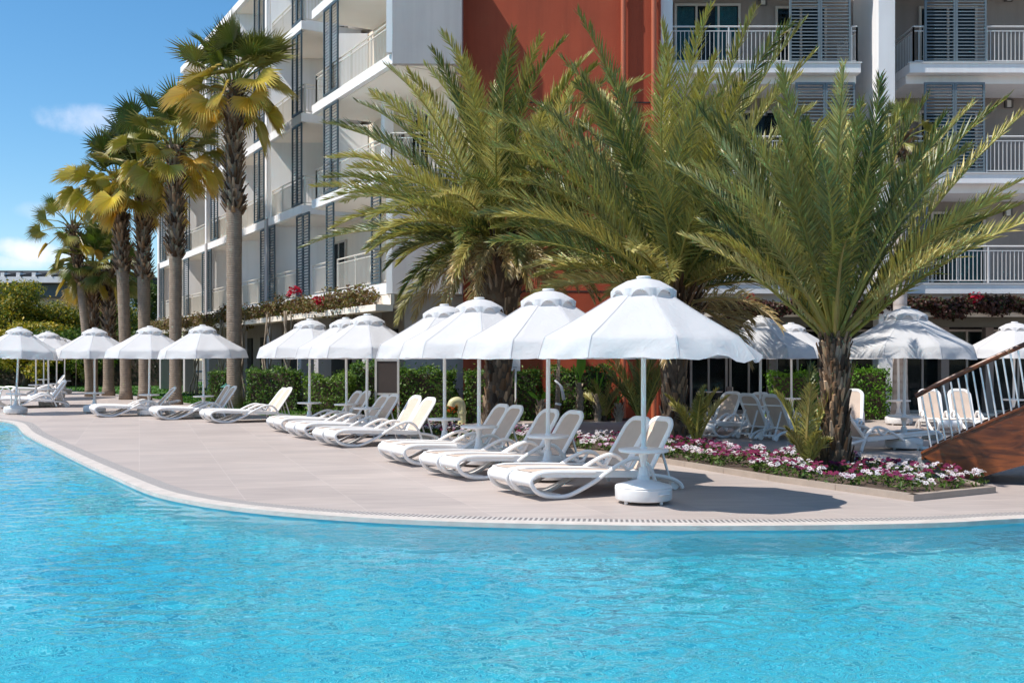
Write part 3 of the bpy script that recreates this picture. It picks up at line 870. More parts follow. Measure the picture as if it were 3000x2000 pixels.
def fan_leaf(b, q, org, az, el, lp, rad, col, tipc, hang, nseg=30):
    d = Vector((math.cos(el)*math.cos(az), math.cos(el)*math.sin(az), math.sin(el)))
    mid = Vector(org)+d*lp*.55; end = mid+(d+Vector((0,0,-.25-.35*hang))).normalized()*lp*.45
    b.tube([org, mid, end], [.035,.024,.018], 4, col=lerp((.22,.24,.06),(.33,.25,.10),hang), cap=False)
    t = (d+Vector((0,0,-.35-1.1*hang))).normalized()
    sd = t.cross(Vector((0,0,1)))
    if sd.length < .1: sd = Vector((-math.sin(az), math.cos(az), 0))
    sd.normalize(); n = sd.cross(t)
    ro = q.gauss(0,.55); sd, n = sd*math.cos(ro)+n*math.sin(ro), n*math.cos(ro)-sd*math.sin(ro)
    A = R(q.uniform(85,125)); inner = .55
    def dirn(a, cup): return t*math.cos(a)+sd*math.sin(a)+n*(cup*(.12+.22*abs(math.sin(a))))
    for i in range(nseg):
        a0 = -A+2*A*i/nseg; a1 = -A+2*A*(i+1)/nseg; am = (a0+a1)/2
        rr = rad*(.78+.22*math.cos(am*.8))*q.uniform(.9,1.06)
        H = Vector(end); g = Vector((0,0,-1))
        m0 = H+dirn(a0,1)*rr*inner+g*rr*.05*hang; m1 = H+dirn(a1,1)*rr*inner+g*rr*.05*hang
        c = H+dirn(am,1)*rr*inner*1.02+n*rr*.028
        dt = (dirn(am+q.gauss(0,.04),1)+g*(q.uniform(.25,.55)+.9*hang)).normalized()
        tip = c+dt*rr*(1-inner)
        c0 = rcol(q, col, .15); c1 = lerp(c0, tipc, q.uniform(.25,.6)); c2 = rcol(q, tipc, .2)
        b.add([tuple(H),tuple(m0),tuple(c),tuple(m1),tuple(tip)], [(0,1,2),(0,2,3),(1,4,2),(2,4,3)], [c0,c1,c1,c1,c2])

def fan_palm(label, x, y, h, r0, r1, seed, boot_from, nl, scale=1.0, lean=(0,0), gold=.5, smooth_mat='bark_smooth', greens=((.05,.085,.011),(.09,.13,.018),(.19,.20,.028))):
    q = random.Random(seed); t = thing('fan_palm', label, 'palm tree', (x, y, 0))
    def bend(z): f = (z/h)**1.5; return (lean[0]*f, lean[1]*f)
    b = MB(); N = 22
    pts = [(*bend(h*i/N), h*i/N) for i in range(N+1)]
    def rf(z): return r0*(1.35-.35*min(1, z/.6)) if z < .6 else r0+(r1-r0)*(z/h)
    b.tube(pts, [rf(p[2])*q.uniform(.985,1.015) for p in pts], 16)
    b.build('trunk', M[smooth_mat], t, True)
    b = MB()
    boots(b, q, boot_from, h*.99, lambda z: rf(z)*1.02, int(56*(h-boot_from)), .34, .075, .6, BROWN+[(.22,.16,.11)], bend=bend)
    boots(b, q, boot_from-.1, boot_from+.5, lambda z: rf(z)*1.1, 26, .3, .09, .9, BROWN, bend=bend)
    b.build('leaf_bases', M['boot'], t, False, color=True)
    b = MB(); s = MB(); hx, hy = bend(h)
    for k in range(nl):
        f = k/(nl-1); az = k*2.39996+q.uniform(-.3,.3)
        el = R(88)-R(120)*f**.95+q.gauss(0,.2)
        gr = rcol(q, q.choice(greens), .2)
        hang = max(0, (f-.42)/.58)
        if f > 1-gold: gr = lerp(gr, rcol(q, q.choice([(.74,.54,.04),(.62,.48,.05),(.66,.42,.03),(.34,.34,.04),(.42,.38,.05)]), .2), min(1, (f-(1-gold))/gold*1.8)*q.uniform(.82,1))
        elif f > .35 and q.random() < .5: gr = lerp(gr, (.17,.175,.03), .8)
        tip = lerp(gr, (.58,.40,.16), .15+.6*hang)
        o = (hx+.12*math.cos(az), hy+.12*math.sin(az), h-.05-.35*hang)
        fan_leaf(b if f < .8 else s, q, o, az, el, scale*q.uniform(.75,1.45), scale*q.uniform(.72,1.0), gr, tip, hang*q.uniform(.8,1.1))
    b.build('crown', M['leaf'], t, False, color=True)
    s.build('dry_skirt', M['leaf'], t, False, color=True)
    return t
fan_palm('tallest fan palm in front of the white balconies, yellow leaves under a dark crown', XA(686,35), 35, 11.05, .245, .275, 61, 6.7, 48, 1.22, gold=.56)
fan_palm('fan palm with slim trunk next to the tallest one, crown half its height', XA(514,38), 38, 9.6, .21, .25, 62, 5.5, 44, 1.15, gold=.58)
fan_palm('fan palm with shaggy trunk, nearer the building of the twin trunks', XA(424,42), 42, 9.2, .225, .27, 63, 5.0, 44, 1.2, lean=(-.1,0), gold=.66)
fan_palm('fan palm with golden skirt, farther from the building of the twin trunks', XA(369,42.5), 42.5, 8.9, .215, .26, 64, 5.3, 46, 1.15, lean=(-.3,0), gold=.68)
fan_palm('thin fan palm leaning out over the bushes, smallest ragged crown', XA(262,46), 46, 7.7, .16, .20, 65, 5.0, 22, .95, lean=(-.75,0), gold=.3)
fan_palm('low fan palm with green drooping crown and whitish trunk', XA(272,47), 47, 6.0, .21, .24, 66, 2.6, 34, 1.05, gold=.15, greens=((.07,.15,.015),(.10,.19,.02),(.14,.20,.03)))
fan_palm('low fan palm with dark trunk beside the whitish one', XA(318,47), 47, 5.9, .23, .26, 67, 2.2, 32, 1.0, gold=.15, greens=((.06,.12,.015),(.09,.16,.02),(.14,.20,.03)))
fan_palm('slender grey-trunked palm by the white pillar, small crown behind fronds', XA(2637,27.5), 27.5, 7.6, .20, .15, 68, 7.0, 22, .6, gold=.05, smooth_mat='bark_gray')

# ------------------------------------------------------------------ shrubs, hedges, trees
def leaf_cloud(b, q, blobs, n, size, cols, flat=.6, shell=.55):
    tot = sum(bl[3]*bl[4]*bl[5] for bl in blobs); 
    wts = [(bl[3]*bl[4]*bl[5])**.67 for bl in blobs]
    for k in range(n):
        bx, by, bz, rx, ry, rz = q.choices(blobs, wts)[0]
        while True:
            v = Vector((q.gauss(0,1), q.gauss(0,1), q.gauss(0,1)))
            if v.length > .01: break
        v.normalize(); rr = (shell+(1-shell)*q.random()**.5)*(1+.12*q.gauss(0,1))
        p = Vector((bx+v.x*rx*rr, by+v.y*ry*rr, bz+v.z*rz*rr))
        if p.z < .02: continue
        a = Vector((q.gauss(0,1), q.gauss(0,1), q.gauss(0,.7))).normalized()
        nn = (v*.8+Vector((q.gauss(0,.6), q.gauss(0,.6), q.gauss(0,.6)+.35))).normalized()
        a = (a-nn*a.dot(nn)).normalized(); c = nn.cross(a)
        l = size*q.uniform(.6,1.35); w2 = l*flat*.5
        cc = rcol(q, cols[q.randrange(len(cols))], .22)
        b.add([tuple(p-a*l*.5), tuple(p+c*w2+nn*w2*.25), tuple(p+a*l*.5), tuple(p-c*w2+nn*w2*.25)], [(0,1,2,3)], cc)

HG = [(.045,.115,.012),(.07,.15,.016),(.10,.19,.02),(.035,.085,.010),(.13,.21,.03)]
def hedge(label, x0, x1, y0, y1, h, seed, n=5200, cols=HG, size=.085, name='hedge'):
    q = random.Random(seed); cx, cy = (x0+x1)/2, (y0+y1)/2
    t = thing(name, label, 'hedge', (cx, cy, 0))
    b = MB(); b.box((x0-cx+.12, y0-cy+.12, 0), (x1-cx-.12, y1-cy-.12, h-.14)); b.build('stems', M['soil'], t)  # plain dark inner box darkens the gaps between leaves; no stems modelled
    b = MB(); W, D = x1-x0, y1-y0
    areas = [W*D, W*h, W*h*.5, D*h, D*h]
    for k in range(n):
        f = q.choices(range(5), areas)[0]; j = abs(q.gauss(0,.07))
        u, v = q.random(), q.random()
        if f == 0: p = Vector((x0+W*u, y0+D*v, h-j+.05*math.sin(9*u*W)*.6+q.gauss(0,.03))); nn = Vector((0,0,1))
        elif f == 1: p = Vector((x0+W*u, y0+j-.04, h*v)); nn = Vector((0,-1,.3))
        elif f == 2: p = Vector((x0+W*u, y1-j, h*v)); nn = Vector((0,1,.3))
        elif f == 3: p = Vector((x0+j, y0+D*u, h*v)); nn = Vector((-1,0,.3))
        else: p = Vector((x1-j, y0+D*u, h*v)); nn = Vector((1,0,.3))
        p -= Vector((cx, cy, 0)); p += nn*(.09*math.sin(2.7*p.x+seed+1.3*p.z)*math.cos(3.9*p.z+1.7*p.x)+.05*math.sin(7*p.x+5*p.z)+(abs(q.gauss(0,.12)) if q.random() < .08 else 0))
        nn = (nn+Vector((q.gauss(0,.6),q.gauss(0,.6),q.gauss(0,.6)))).normalized()
        a = Vector((q.gauss(0,1),q.gauss(0,1),q.gauss(0,1)+.5)); a = (a-nn*a.dot(nn)).normalized(); c = nn.cross(a)
        l = size*q.uniform(.7,1.3); w2 = l*.24; cc = rcol(q, cols[q.randrange(len(cols))], .25)
        b.add([tuple(p-a*l*.5), tuple(p+c*w2), tuple(p+a*l*.5), tuple(p-c*w2)], [(0,1,2,3)], cc)
    b.build('foliage', M['leaf2'], t, False, color=True); return t
y = 28.1
hedge('clipped hedge between the brown board and the cream pipe', XA(1160,27.2), XA(1335,27.2), 26.9, 27.9, 1.42, 1)
hedge('clipped hedge patch between cream pipe and thick palm trunk', XA(1360,27.4), XA(1440,27.4), 27.0, 27.9, 1.38, 2, 2200)
hedge('clipped hedge behind the white sign post', XA(1480,28.2), XA(1582,28.2), 28.1, 29.0, 1.40, 3, 3000)
hedge('clipped hedge behind the banana plants along the red wall', XA(1612,28.4), XA(1790,28.4), 28.3, 29.1, 1.45, 4, 4200)
hedge('bright feathery hedge beside the framed board', XA(905,27.6), XA(1030,27.6), 27.3, 28.4, 1.2, 5, 4200, [(.09,.17,.015),(.13,.21,.02),(.06,.12,.012)])
hedge('dark hedge behind the framed board', XA(1030,28.6), XA(1160,28.6), 28.4, 29.2, 1.55, 6, 3600)
hedge('low clipped hedge beyond the tallest fan palm', XA(720,33), XA(872,33), 33, 34.2, 1.35, 7, 4200)
hedge('dark hedge block beside the green bollard lamp on the lawn', XA(606,36.6), XA(662,36.6), 36.6, 37.6, 1.25, 8, 2400)
hedge('round green bush in front of the dark glass, beside the grey trunk', XA(2488,28.4), XA(2612,28.4), 28.4, 29.6, 1.45, 9, 3600, [(.09,.22,.012),(.12,.26,.016),(.06,.15,.012)], name='bush')
hedge('green bush hidden behind the young palm fronds', XA(2275,28.4), XA(2400,28.4), 28.4, 29.4, 1.3, 10, 2600, [(.09,.22,.012),(.12,.26,.016),(.06,.15,.012)], name='bush')
hedge('long hedge at the end of the lawn, coloured near black as tree shade', -40, -20.5, 64, 66, 2.3, 11, 6000, [(.015,.03,.006),(.022,.04,.008)], .16)  # near-black leaf colours imitate the shade beneath the tree crowns

OL = [(.13,.135,.012),(.22,.185,.012),(.08,.11,.012),(.30,.22,.012),(.05,.07,.010),(.17,.18,.02)]
OL = [tuple(1.45*x for x in c) for c in OL]
DG = [(.04,.075,.010),(.065,.105,.012),(.09,.13,.015)]
def tree(label, x, y, h, wd, seed, n, cols, size=.22, base=.22):
    q = random.Random(seed); t = thing('tree', label, 'tree', (x, y, 0), 0, 'trees beyond the lawn')
    b = MB()
    limbs = []
    b.tube([(0,0,0),(.08,0,h*.18),(0,.1,h*.36)], [.26,.2,.16], 8)
    blobs = []
    for k in range(18):
        a = k*2.4+q.uniform(-.5,.5); f = q.random()**.8; rr = wd*.5*q.uniform(.15,.95)*(1.05-.55*f)
        bz = h*(base+.68*f)
        bl = (rr*math.cos(a), rr*math.sin(a), bz, wd*q.uniform(.09,.20), wd*q.uniform(.09,.20), h*q.uniform(.08,.17)); blobs.append(bl)
        b.tube([(0,.05,h*.3),(bl[0]*.5,bl[1]*.5,bl[2]*.8),(bl[0],bl[1],bl[2])], [.1,.06,.03], 5)
    blobs.append((0,0,h*.5,wd*.30,wd*.30,h*.28))
    b.build('trunk', M['bark'], t, True)
    b = MB(); leaf_cloud(b, q, blobs, n, size, cols, .55, .35); b.build('crown', M['leaf2'], t, False, color=True); return t
tree('yellow-green tree at the edge of the view below the far white hotel', XA(10,68), 68, 7.0, 8.5, 1, 15000, OL)
tree('broad olive-yellow tree in front of the far white hotel balconies', XA(125,70), 70, 5.6, 8.5, 2, 13000, OL)
tree('olive tree half hidden behind the low fan palms', XA(215,72), 72, 5.4, 8.5, 3, 12000, OL+DG)
tree('dark green tree behind the twin palm trunks', XA(345,74), 74, 5.8, 7.5, 4, 11000, DG+OL[:2])
tree('green tree just beside the end of the balconies', XA(418,80), 80, 8.0, 5.5, 5, 9000, DG)
tree('bushy yellow tree low in front of the olive trees', XA(75,62), 62, 4.0, 7.0, 6, 9000, [OL[1],OL[3],OL[0]], .2)
tree('low green bush tree behind the distant parasols', XA(195,63), 63, 3.6, 7.5, 7, 9000, [(.07,.14,.012),(.10,.17,.015),(.05,.09,.01)], .2)
tree('low dark bush tree between the slim palms and twin trunks', XA(310,66), 66, 4.2, 7.0, 8, 8000, DG, .2)

def sapling(label, x, y, h, seed, cols):
    q = random.Random(seed); t = thing('sapling', label, 'young tree', (x, y, 0))
    b = MB(); b.tube([(0,0,0),(.02,0,h*.5),(0,.02,h*.95)], [.025,.02,.008], 6); b.build('trunk', M['stem'], t, True)
    b = MB(); leaf_cloud(b, q, [(0,0,h*.72,h*.28,h*.28,h*.3)], 130, .12, cols, .5, .2); b.build('crown', M['leaf2'], t, False, color=True)
sapling('small yellow-green sapling on the lawn before the shade-coloured hedge', XA(222,54), 54, 1.9, 3, [(.16,.22,.02),(.11,.17,.015)])
sapling('thin bare-stemmed sapling on the lawn beside the leafy one', XA(249,53), 53, 1.2, 4, [(.07,.10,.015)])

# bougainvillea over the first-floor edge
BG = [(.115,.075,.025),(.17,.10,.03),(.10,.11,.02),(.085,.035,.022),(.15,.14,.03),(.20,.13,.05)]
BR = [(.05,.022,.018),(.075,.03,.022),(.045,.05,.014),(.10,.035,.025)]
C0 = Vector((-3.33, 28.5, 0)); DV = Vector((-.495, .869, 0)); IN = Vector((.869, .495, 0))
def LW(t, q_, z): p = C0+DV*t+IN*q_; return (p.x, p.y, z)
def bougain(label, pts, seed, n, cols, rz, red, stems):
    q = random.Random(seed); o = Vector(pts[len(pts)//2]); t = thing('bougainvillea', label, 'climbing plant', (o.x, o.y, 0))
    blobs = []
    for i in range(len(pts)-1):
        a, c = Vector(pts[i]), Vector(pts[i+1]); L_ = (c-a).length; m = max(2, int(L_/.34))
        for k in range(m):
            p = a.lerp(c, (k+q.uniform(.1,.9))/m)-Vector((o.x,o.y,0)); blobs.append((p.x, p.y, p.z+q.gauss(0,.08), .5*q.uniform(.7,1.2), .38, rz*q.uniform(.6,1.25)))
    b = MB(); leaf_cloud(b, q, blobs, n, .10, cols, .7, .3); b.build('foliage', M['leaf2'], t, False, color=True)
    if red:
        b = MB()
        for (x, y_, z, r, k) in red: leaf_cloud(b, q, [(x-o.x, y_-o.y, z, r, r, r*.8)], k, .085, [(.50,.012,.05),(.36,.008,.03)], .8, .1)
        b.build('blossom', M['petal'], t, False, color=True)
    for s in stems:
        b = MB()
        for k in range(4):
            ph = q.uniform(0,6.28); P = []
            for j in range(9):
                f = j/8; P.append((s[0]-o.x+.10*math.sin(ph+5*f)+q.gauss(0,.03)+(k-1.5)*.07*(1-f), s[1]-o.y+.08*math.cos(ph+4*f), s[2]*f))
            b.tube(P, [.042*(1-.4*j/8) for j in range(9)], 6)
        b.build('stem', M['stem'], t, True)
bougain('long brownish bougainvillea with crimson blooms along the white balcony base', [LW(t_, -.35, 3.42-.0*t_) for t_ in (.8,3,6,9,12,16,20,24,28,33)], 4, 17000, BG, .34,
        [(*LW(6.3,-.75,3.95),.22,90), (*LW(4.0,-.75,3.5),.2,80), (*LW(6.8,-.75,3.85),.16,40)],
        [(*LW(10.0,-.6,0)[:2],3.3), (*LW(7.3,-.7,0)[:2],3.3), (*LW(16.5,-.6,0)[:2],3.3), (*LW(13.5,-.6,0)[:2],3.4), (*LW(22,-.5,0)[:2],3.3)])
bougain('dark red-leaved bougainvillea under the balconies behind the front date palm', [(XA(u,29.25),29.2,3.20) for u in (2080,2250,2450,2700,2900,3150)], 6, 20000, BR, .22,
        [(XA(2860,28.9),28.9,3.42,.2,50),(XA(2200,28.9),28.9,3.4,.16,30)], [])

# flower bed
bed = [(1215,1283),(1480,1300),(1660,1325),(1902,1350),(2250,1408),(2677,1468),(2918,1443),(2700,1385),(2450,1358),(2150,1335),(2060,1302),(1960,1290),(1780,1300),(1480,1272),(1215,1255)]
bedP = [G(u, v) for u, v in bed]
tag(sheet('soil_bed', [bedP], .05, M['soil']), kind='structure')
def kerb(label, pts, w_, h_):
    b = MB(); o = Vector((*pts[0], 0)); n = len(pts)
    for i in range(n):
        a = Vector((*pts[i],0))-o; c = Vector((*pts[(i+1)%n],0))-o; L_ = (c-a).length; m = max(1, int(L_/.8)); d = (c-a)/m; t_ = d.normalized(); s = Vector((-t_.y,t_.x,0))*w_
        for k in range(m):
            p = a+d*k+t_*.003; r_ = a+d*(k+1)-t_*.003; zz = h_+.002*((k+i)%3)
            b.hexa([p, r_, r_+s, p+s, p+Vector((0,0,zz)), r_+Vector((0,0,zz)), r_+s+Vector((0,0,zz)), p+s+Vector((0,0,zz))])
    ob = b.build('kerb', M['kerb'], None, False, loc=o); return tag(ob, label, 'kerb')
kerb('low taupe stone kerb around the purple and white flower bed', bedP, .10, .075)
def inside(p, poly):
    r_ = False; j = len(poly)-1
    for i in range(len(poly)):
        if (poly[i][1] > p[1]) != (poly[j][1] > p[1]) and p[0] < (poly[j][0]-poly[i][0])*(p[1]-poly[i][1])/(poly[j][1]-poly[i][1])+poly[i][0]: r_ = not r_
        j = i
    return r_
q = random.Random(77); fb = MB(); lb = MB()
x0 = min(p[0] for p in bedP); x1 = max(p[0] for p in bedP); y0 = min(p[1] for p in bedP); y1 = max(p[1] for p in bedP)
plants = []; tries = 0
while len(plants) < 245 and tries < 60000:
    tries += 1
    p = (q.uniform(x0,x1), q.uniform(y0,y1))
    if not inside(p, bedP) or not all(inside((p[0]+.17*math.cos(a), p[1]+.17*math.sin(a)), bedP) for a in (0,1.05,2.1,3.14,4.2,5.2)): continue
    if any(math.hypot(p[0]-c[0], p[1]-c[1]) < .34 for c in (P2, P3)): continue
    if any((p[0]-a[0])**2+(p[1]-a[1])**2 < .21**2 for a in plants): continue
    plants.append(p)
PET = [(.17,.012,.05),(.22,.018,.075),(.12,.008,.035),(.48,.26,.38),(.78,.74,.78),(.80,.78,.80),(.27,.045,.13),(.80,.80,.82)]
PK = [0,3,4,5,1,2,7,6]
for px, py in plants:
    kind = PK[int((math.sin(px*2.3+py*1.7)+math.sin(py*3.1-px*1.1)+2)*1.99+q.uniform(-1.2,1.2))%8]; hgt = q.uniform(.12,.22)
    leaf_cloud(lb, q, [(px,py,.05+hgt*.45,.15,.15,hgt*.5)], 34, .07, [(.05,.10,.015),(.07,.135,.02),(.10,.15,.03)], .45, .3)
    for k in range(q.randrange(8,13)):
        a = q.uniform(0,6.28); r_ = .15*math.sqrt(q.random()); c = Vector((px+r_*math.cos(a), py+r_*math.sin(a), .05+hgt*q.uniform(.75,1.1)))
        nn = Vector((q.gauss(0,.35)-.1, q.gauss(0,.35)-.35, 1)).normalized(); s = nn.orthogonal().normalized(); u2 = nn.cross(s)
        col = rcol(q, PET[kind if q.random() < .86 else q.randrange(len(PET))], .15); rr = q.uniform(.030,.046); np_ = 7
        vs = [tuple(c-nn*.004)]; cs = [(.10,.02,.06)]
        for m_ in range(np_*2):
            aa = PI*m_/np_; ra = rr*(1 if m_ % 2 == 0 else .62)
            vs.append(tuple(c+(s*math.cos(aa)+u2*math.sin(aa))*ra+nn*.004)); cs.append(col)
        fb.add(vs, [(0,1+m_,1+(m_+1)%(np_*2)) for m_ in range(np_*2)], cs)
ob = fb.build('flowers', M['petal'], None, False, color=True); tag(ob, 'purple, pink and white daisies massed in the flower bed', 'flowers', kind='stuff')
ob = lb.build('flower_leaves', M['leaf2'], None, False, color=True); tag(ob, 'low green leaves under the massed daisies', 'ground cover', kind='stuff')

# grass on the visible lawn
q = random.Random(5); gb = MB()
for k in range(16000):
    u = q.uniform(-20, 900); v = 1112+q.random()**.8*100
    x, y = G(u, v)
    lim = np.interp(u, [-60,150,300,400,470,620,790,900], [1139,1144,1150,1160,1170,1190,1219,1223])
    if v > lim-.7 or y > 75: continue
    hh = q.uniform(.03,.075); a = q.uniform(0,6.28); d = Vector((math.cos(a),math.sin(a),0)); wv = .02+.0006*y
    c = rcol(q, q.choice([(.06,.17,.012),(.09,.22,.015),(.045,.12,.01)]), .2)
    gb.add([(x-d.x*wv,y-d.y*wv,-.012),(x+d.x*wv,y+d.y*wv,-.012),(x+q.gauss(0,.02),y+q.gauss(0,.02),hh)], [(0,1,2)], c)
tag(gb.build('grass', M['leaf2'], None, False, color=True), 'short bright green grass of the lawn', 'grass', kind='stuff')

# ------------------------------------------------------------------ small garden things
def banana(label, x, y, h, seed, tall):
    q = random.Random(seed); t = thing('banana_plant', label, 'plant', (x, y, 0))
    b = MB(); b.tube([(0,0,0),(.02,0,h*.35),(-.01,0,h*.6)], [.10,.085,.055], 10)
    boots(b, q, .05, h*.55, lambda z: .09, 26, .14, .05, .45, [(.30,.20,.10),(.20,.13,.07),(.36,.27,.15)])
    b.build('stem', M['stem'], t, False)
    b = MB()
    for (az, e, L_, wd) in tall:
        d = Vector((math.cos(R(e))*math.cos(R(az)), math.cos(R(e))*math.sin(R(az)), math.sin(R(e)))); s = Vector((.94,.34,0)); s = (s-d*s.dot(d)).normalized(); nn = s.cross(d)
        o = Vector((0,0,h*.55)); vs = []; fs = []; cs = []
        for i in range(9):
            f = i/8; p = o+d*(L_*f)+Vector((0,0,-.12*L_*f*f)); wdt = wd*math.sin(PI*min(1,max(0,(f-.22)/.80)))**.7 if f > .22 else .012
            for j, m_ in ((-1,.25),(0,0),(1,.25)): vs.append(tuple(p+s*(j*max(.01,wdt))+nn*(m_*wdt))); cs.append(rcol(q,(.16,.34,.02),.12))
        for i in range(8):
            for j in (0,1): fs.append((i*3+j,(i+1)*3+j,(i+1)*3+j+1,i*3+j+1))
        b.add(vs, fs, cs)
    b.build('leaf', M['leaf2'], t, True, color=True)
banana('banana plant with one bright unfurled leaf, tallest along the red wall', *G(1698,1234), 1.75, 3, [(60,84,1.05,.14),(200,74,.7,.03),(0,80,.85,.02)])
banana('small banana plant with folded green leaves, next to the tallest one', *G(1750,1234), 1.25, 4, [(90,80,.75,.03),(240,70,.6,.04),(10,76,.7,.03)])
banana('stubby banana plant beside the white sign post hedge', *G(1585,1236), .95, 5, [(40,50,.5,.06),(170,45,.5,.06),(300,60,.4,.05)])
banana('withered banana stump closest to the young palm', *G(1812,1235), .8, 6, [(90,60,.35,.03)])

t = thing('staked_tree', 'young bare tree trunk tied to its stake with white cloth', 'young tree', (*G(1630,1236), 0))
b = MB(); b.tube([(0,0,0),(.03,0,.8),(.06,0,1.6),(.04,0,2.4)], [.07,.055,.045,.03], 8); b.build('trunk', M['bark_smooth'], t, True)
b = MB(); b.tube([(.08,-.06,0),(.07,-.06,1.9)], .022, 6); b.build('stake', M['stem'], t, True)
b = MB(); b.tube([(-.04,-.06,1.12),(.07,-.1,1.02),(.13,-.1,.94),(.2,-.1,.6)], [.03,.03,.04,.05], 6); b.tube([(-.03,-.06,.5),(.12,-.1,.47)], .035, 6); b.build('tie', M['sign'], t, True)

def bollard(label, x, y, s):
    t = thing('bollard_lamp', label, 'garden lamp', (x, y, 0))
    b = MB(); b.lathe([(.10*s,0),(.10*s,.04*s),(.05*s,.06*s),(.045*s,.5*s),(.07*s,.53*s)], 14); b.build('post', M['green_metal'], t, 'auto')
    b = MB(); b.lathe([(.06*s,.53*s),(.06*s,.66*s)], 14); b.build('lens', M['lamp_glass'], t, 'auto')
    b = MB(); b.lathe([(.16*s,.655*s),(.165*s,.665*s),(.12*s,.70*s),(.06*s,.74*s),(.03*s,.75*s),(.02*s,.78*s),(0,.785*s)], 16); b.build('cap', M['green_metal'], t, 'auto')
bollard('green bollard lamp beside the cream pipe', *G(1290,1236), 1.15)
bollard('green bollard lamp on the lawn beside the tallest fan palm', XA(663,33.5), 33.5, 1.15)
t = thing('vent_pipe', 'cream gooseneck vent pipe standing by the hedge', 'pipe', (XA(1345,26.2), 26.2, 0))
b = MB(); b.tube(catmull([(.07,0,0),(.07,0,.35),(.06,0,.52),(-.03,-.03,.62),(-.16,-.06,.58),(-.2,-.07,.48)],5), .105, 14); b.build('pipe', M['cream_pipe'], t, 'auto')
b = MB(); b.lathe([(.16,0),(.16,.03),(.115,.035)], 16, (.07,0,0)); b.lathe([(.125,.3),(.125,.36)], 16, (.07,0,0)); b.build('flange', M['cream_pipe'], t, 'auto')

y = 26.0
t = thing('notice_board', 'brown notice board in a white frame on two posts', 'board', (XA(1134,y), y, 0))
b = MB(); W_ = .29
for sx in (-1, 1): b.bar((sx*W_*.98,0,0),(sx*W_*.98,0,1.72),.055,.055)
b.bar((-W_,0,1.66),(W_,0,1.66),.05,.05); b.bar((-W_,0,.80),(W_,0,.80),.045,.05); b.build('frame', M['rail_w'], t)
b = MB(); b.box((-W_+.03,-.012,.825),(W_-.03,.012,1.635)); b.build('panel', M['board'], t)

y = 27.5
t = thing('sign_post', 'small white sign panel with faint print on a thin post', 'sign', (XA(1511,y), y, 0))
b = MB(); b.tube([(0,0,0),(0,0,1.75)], .028, 10); b.build('post', M['pole'], t, 'auto')
b = MB()
out = [(-.13,1.37),(.12,1.37),(.12,1.86),(-.12,1.86),(-.19,1.66),(-.16,1.52)]
vs = [(x,-.045,z) for x,z in out]+[(x,-.03,z) for x,z in out]; n = len(out)
b.add(vs, [tuple(range(n)), tuple(range(2*n-1,n-1,-1))]+[(i,i+n,(i+1)%n+n,(i+1)%n) for i in range(n)]); pn = b.build('panel', M['sign'], t)
b = MB()
for k in range(5): b.box((-.075+k*.022,-.049,1.455),(-.075+k*.022+.014,-.0465,1.482))
b.box((-.08,-.049,1.43),(.03,-.0465,1.436)); b.build('print', M['ink'], pn)

def potted(label, x, y, seed, cols):
    q = random.Random(seed); t = thing('flowering_plant', label, 'flowers', (x, y, 0))
    b = MB(); leaf_cloud(b, q, [(0,0,.3,.3,.22,.28)], 260, .09, [(.06,.13,.015),(.09,.17,.02)], .6, .3); b.build('foliage', M['leaf2'], t, False, color=True)
    b = MB(); leaf_cloud(b, q, [(-.1,-.12,.42,.2,.14,.16),(.1,-.1,.58,.12,.12,.08)], 110, .07, cols, .9, .3); b.build('blossom', M['petal'], t, False, color=True)
potted('red geranium clump below the framed brown board', *G(1152,1245), 3, [(.55,.03,.01),(.45,.015,.01)])
potted('orange-leaved shrub against the hedge above the cream pipe', XA(1338,26.7), 26.7, 4, [(.55,.13,.02),(.40,.09,.02)])

t = thing('pool_ladder', 'curved steel pool ladder rail at the far pool corner', 'ladder', (XA(12,32.0), 32.0, 0))
for s in (0, .55):
    b = MB(); b.tube(catmull([(.22,s,0),(.22,s,.55),(.16,s,.74),(0,s,.80),(-.3,s,.76),(-.42,s,.4),(-.42,s,0)],5), .022, 10); b.build('handrail', M['steel'], t, 'auto')

def cafe(label1, x, y):
    t = thing('cafe_table', label1, 'table', (x, y, 0))
    b = MB(); b.lathe([(.36,.71),(.37,.72),(.37,.735),(0,.735)], 24); b.build('table_top', M['rail_w'], t, 'auto')
    b = MB(); b.lathe([(.24,0),(.22,.02),(.03,.05),(.025,.71)], 14); b.build('pedestal', M['lamp_body'], t, 'auto')
def chair(label, x, y, rz):
    t = thing('terrace_chair', label, 'chair', (x, y, 0), R(rz))
    b = MB(); b.box((-.22,-.22,.43),(.22,.22,.46)); b.build('seat', M['frame'], t)
    b = MB(); b.box((-.22,.20,.50),(.22,.23,.86)); b.build('backrest', M['frame'], t)
    for sx in (-.2,.2):
        for sy in (-.2,.2):
            b = MB(); b.bar((sx,sy,0),(sx,sy,.86 if sy > 0 else .43),.03,.03); b.build('leg', M['lamp_body'], t)
cafe('white round cafe table in the shade of the ground floor, behind the second palm', XA(2080,30.2), 30.2); chair('terrace chair beside the shaded cafe table', XA(2118,30.4), 30.4, -80)
cafe('white round cafe table in the shade behind the bridge handrail', XA(2800,30.0), 30.0)

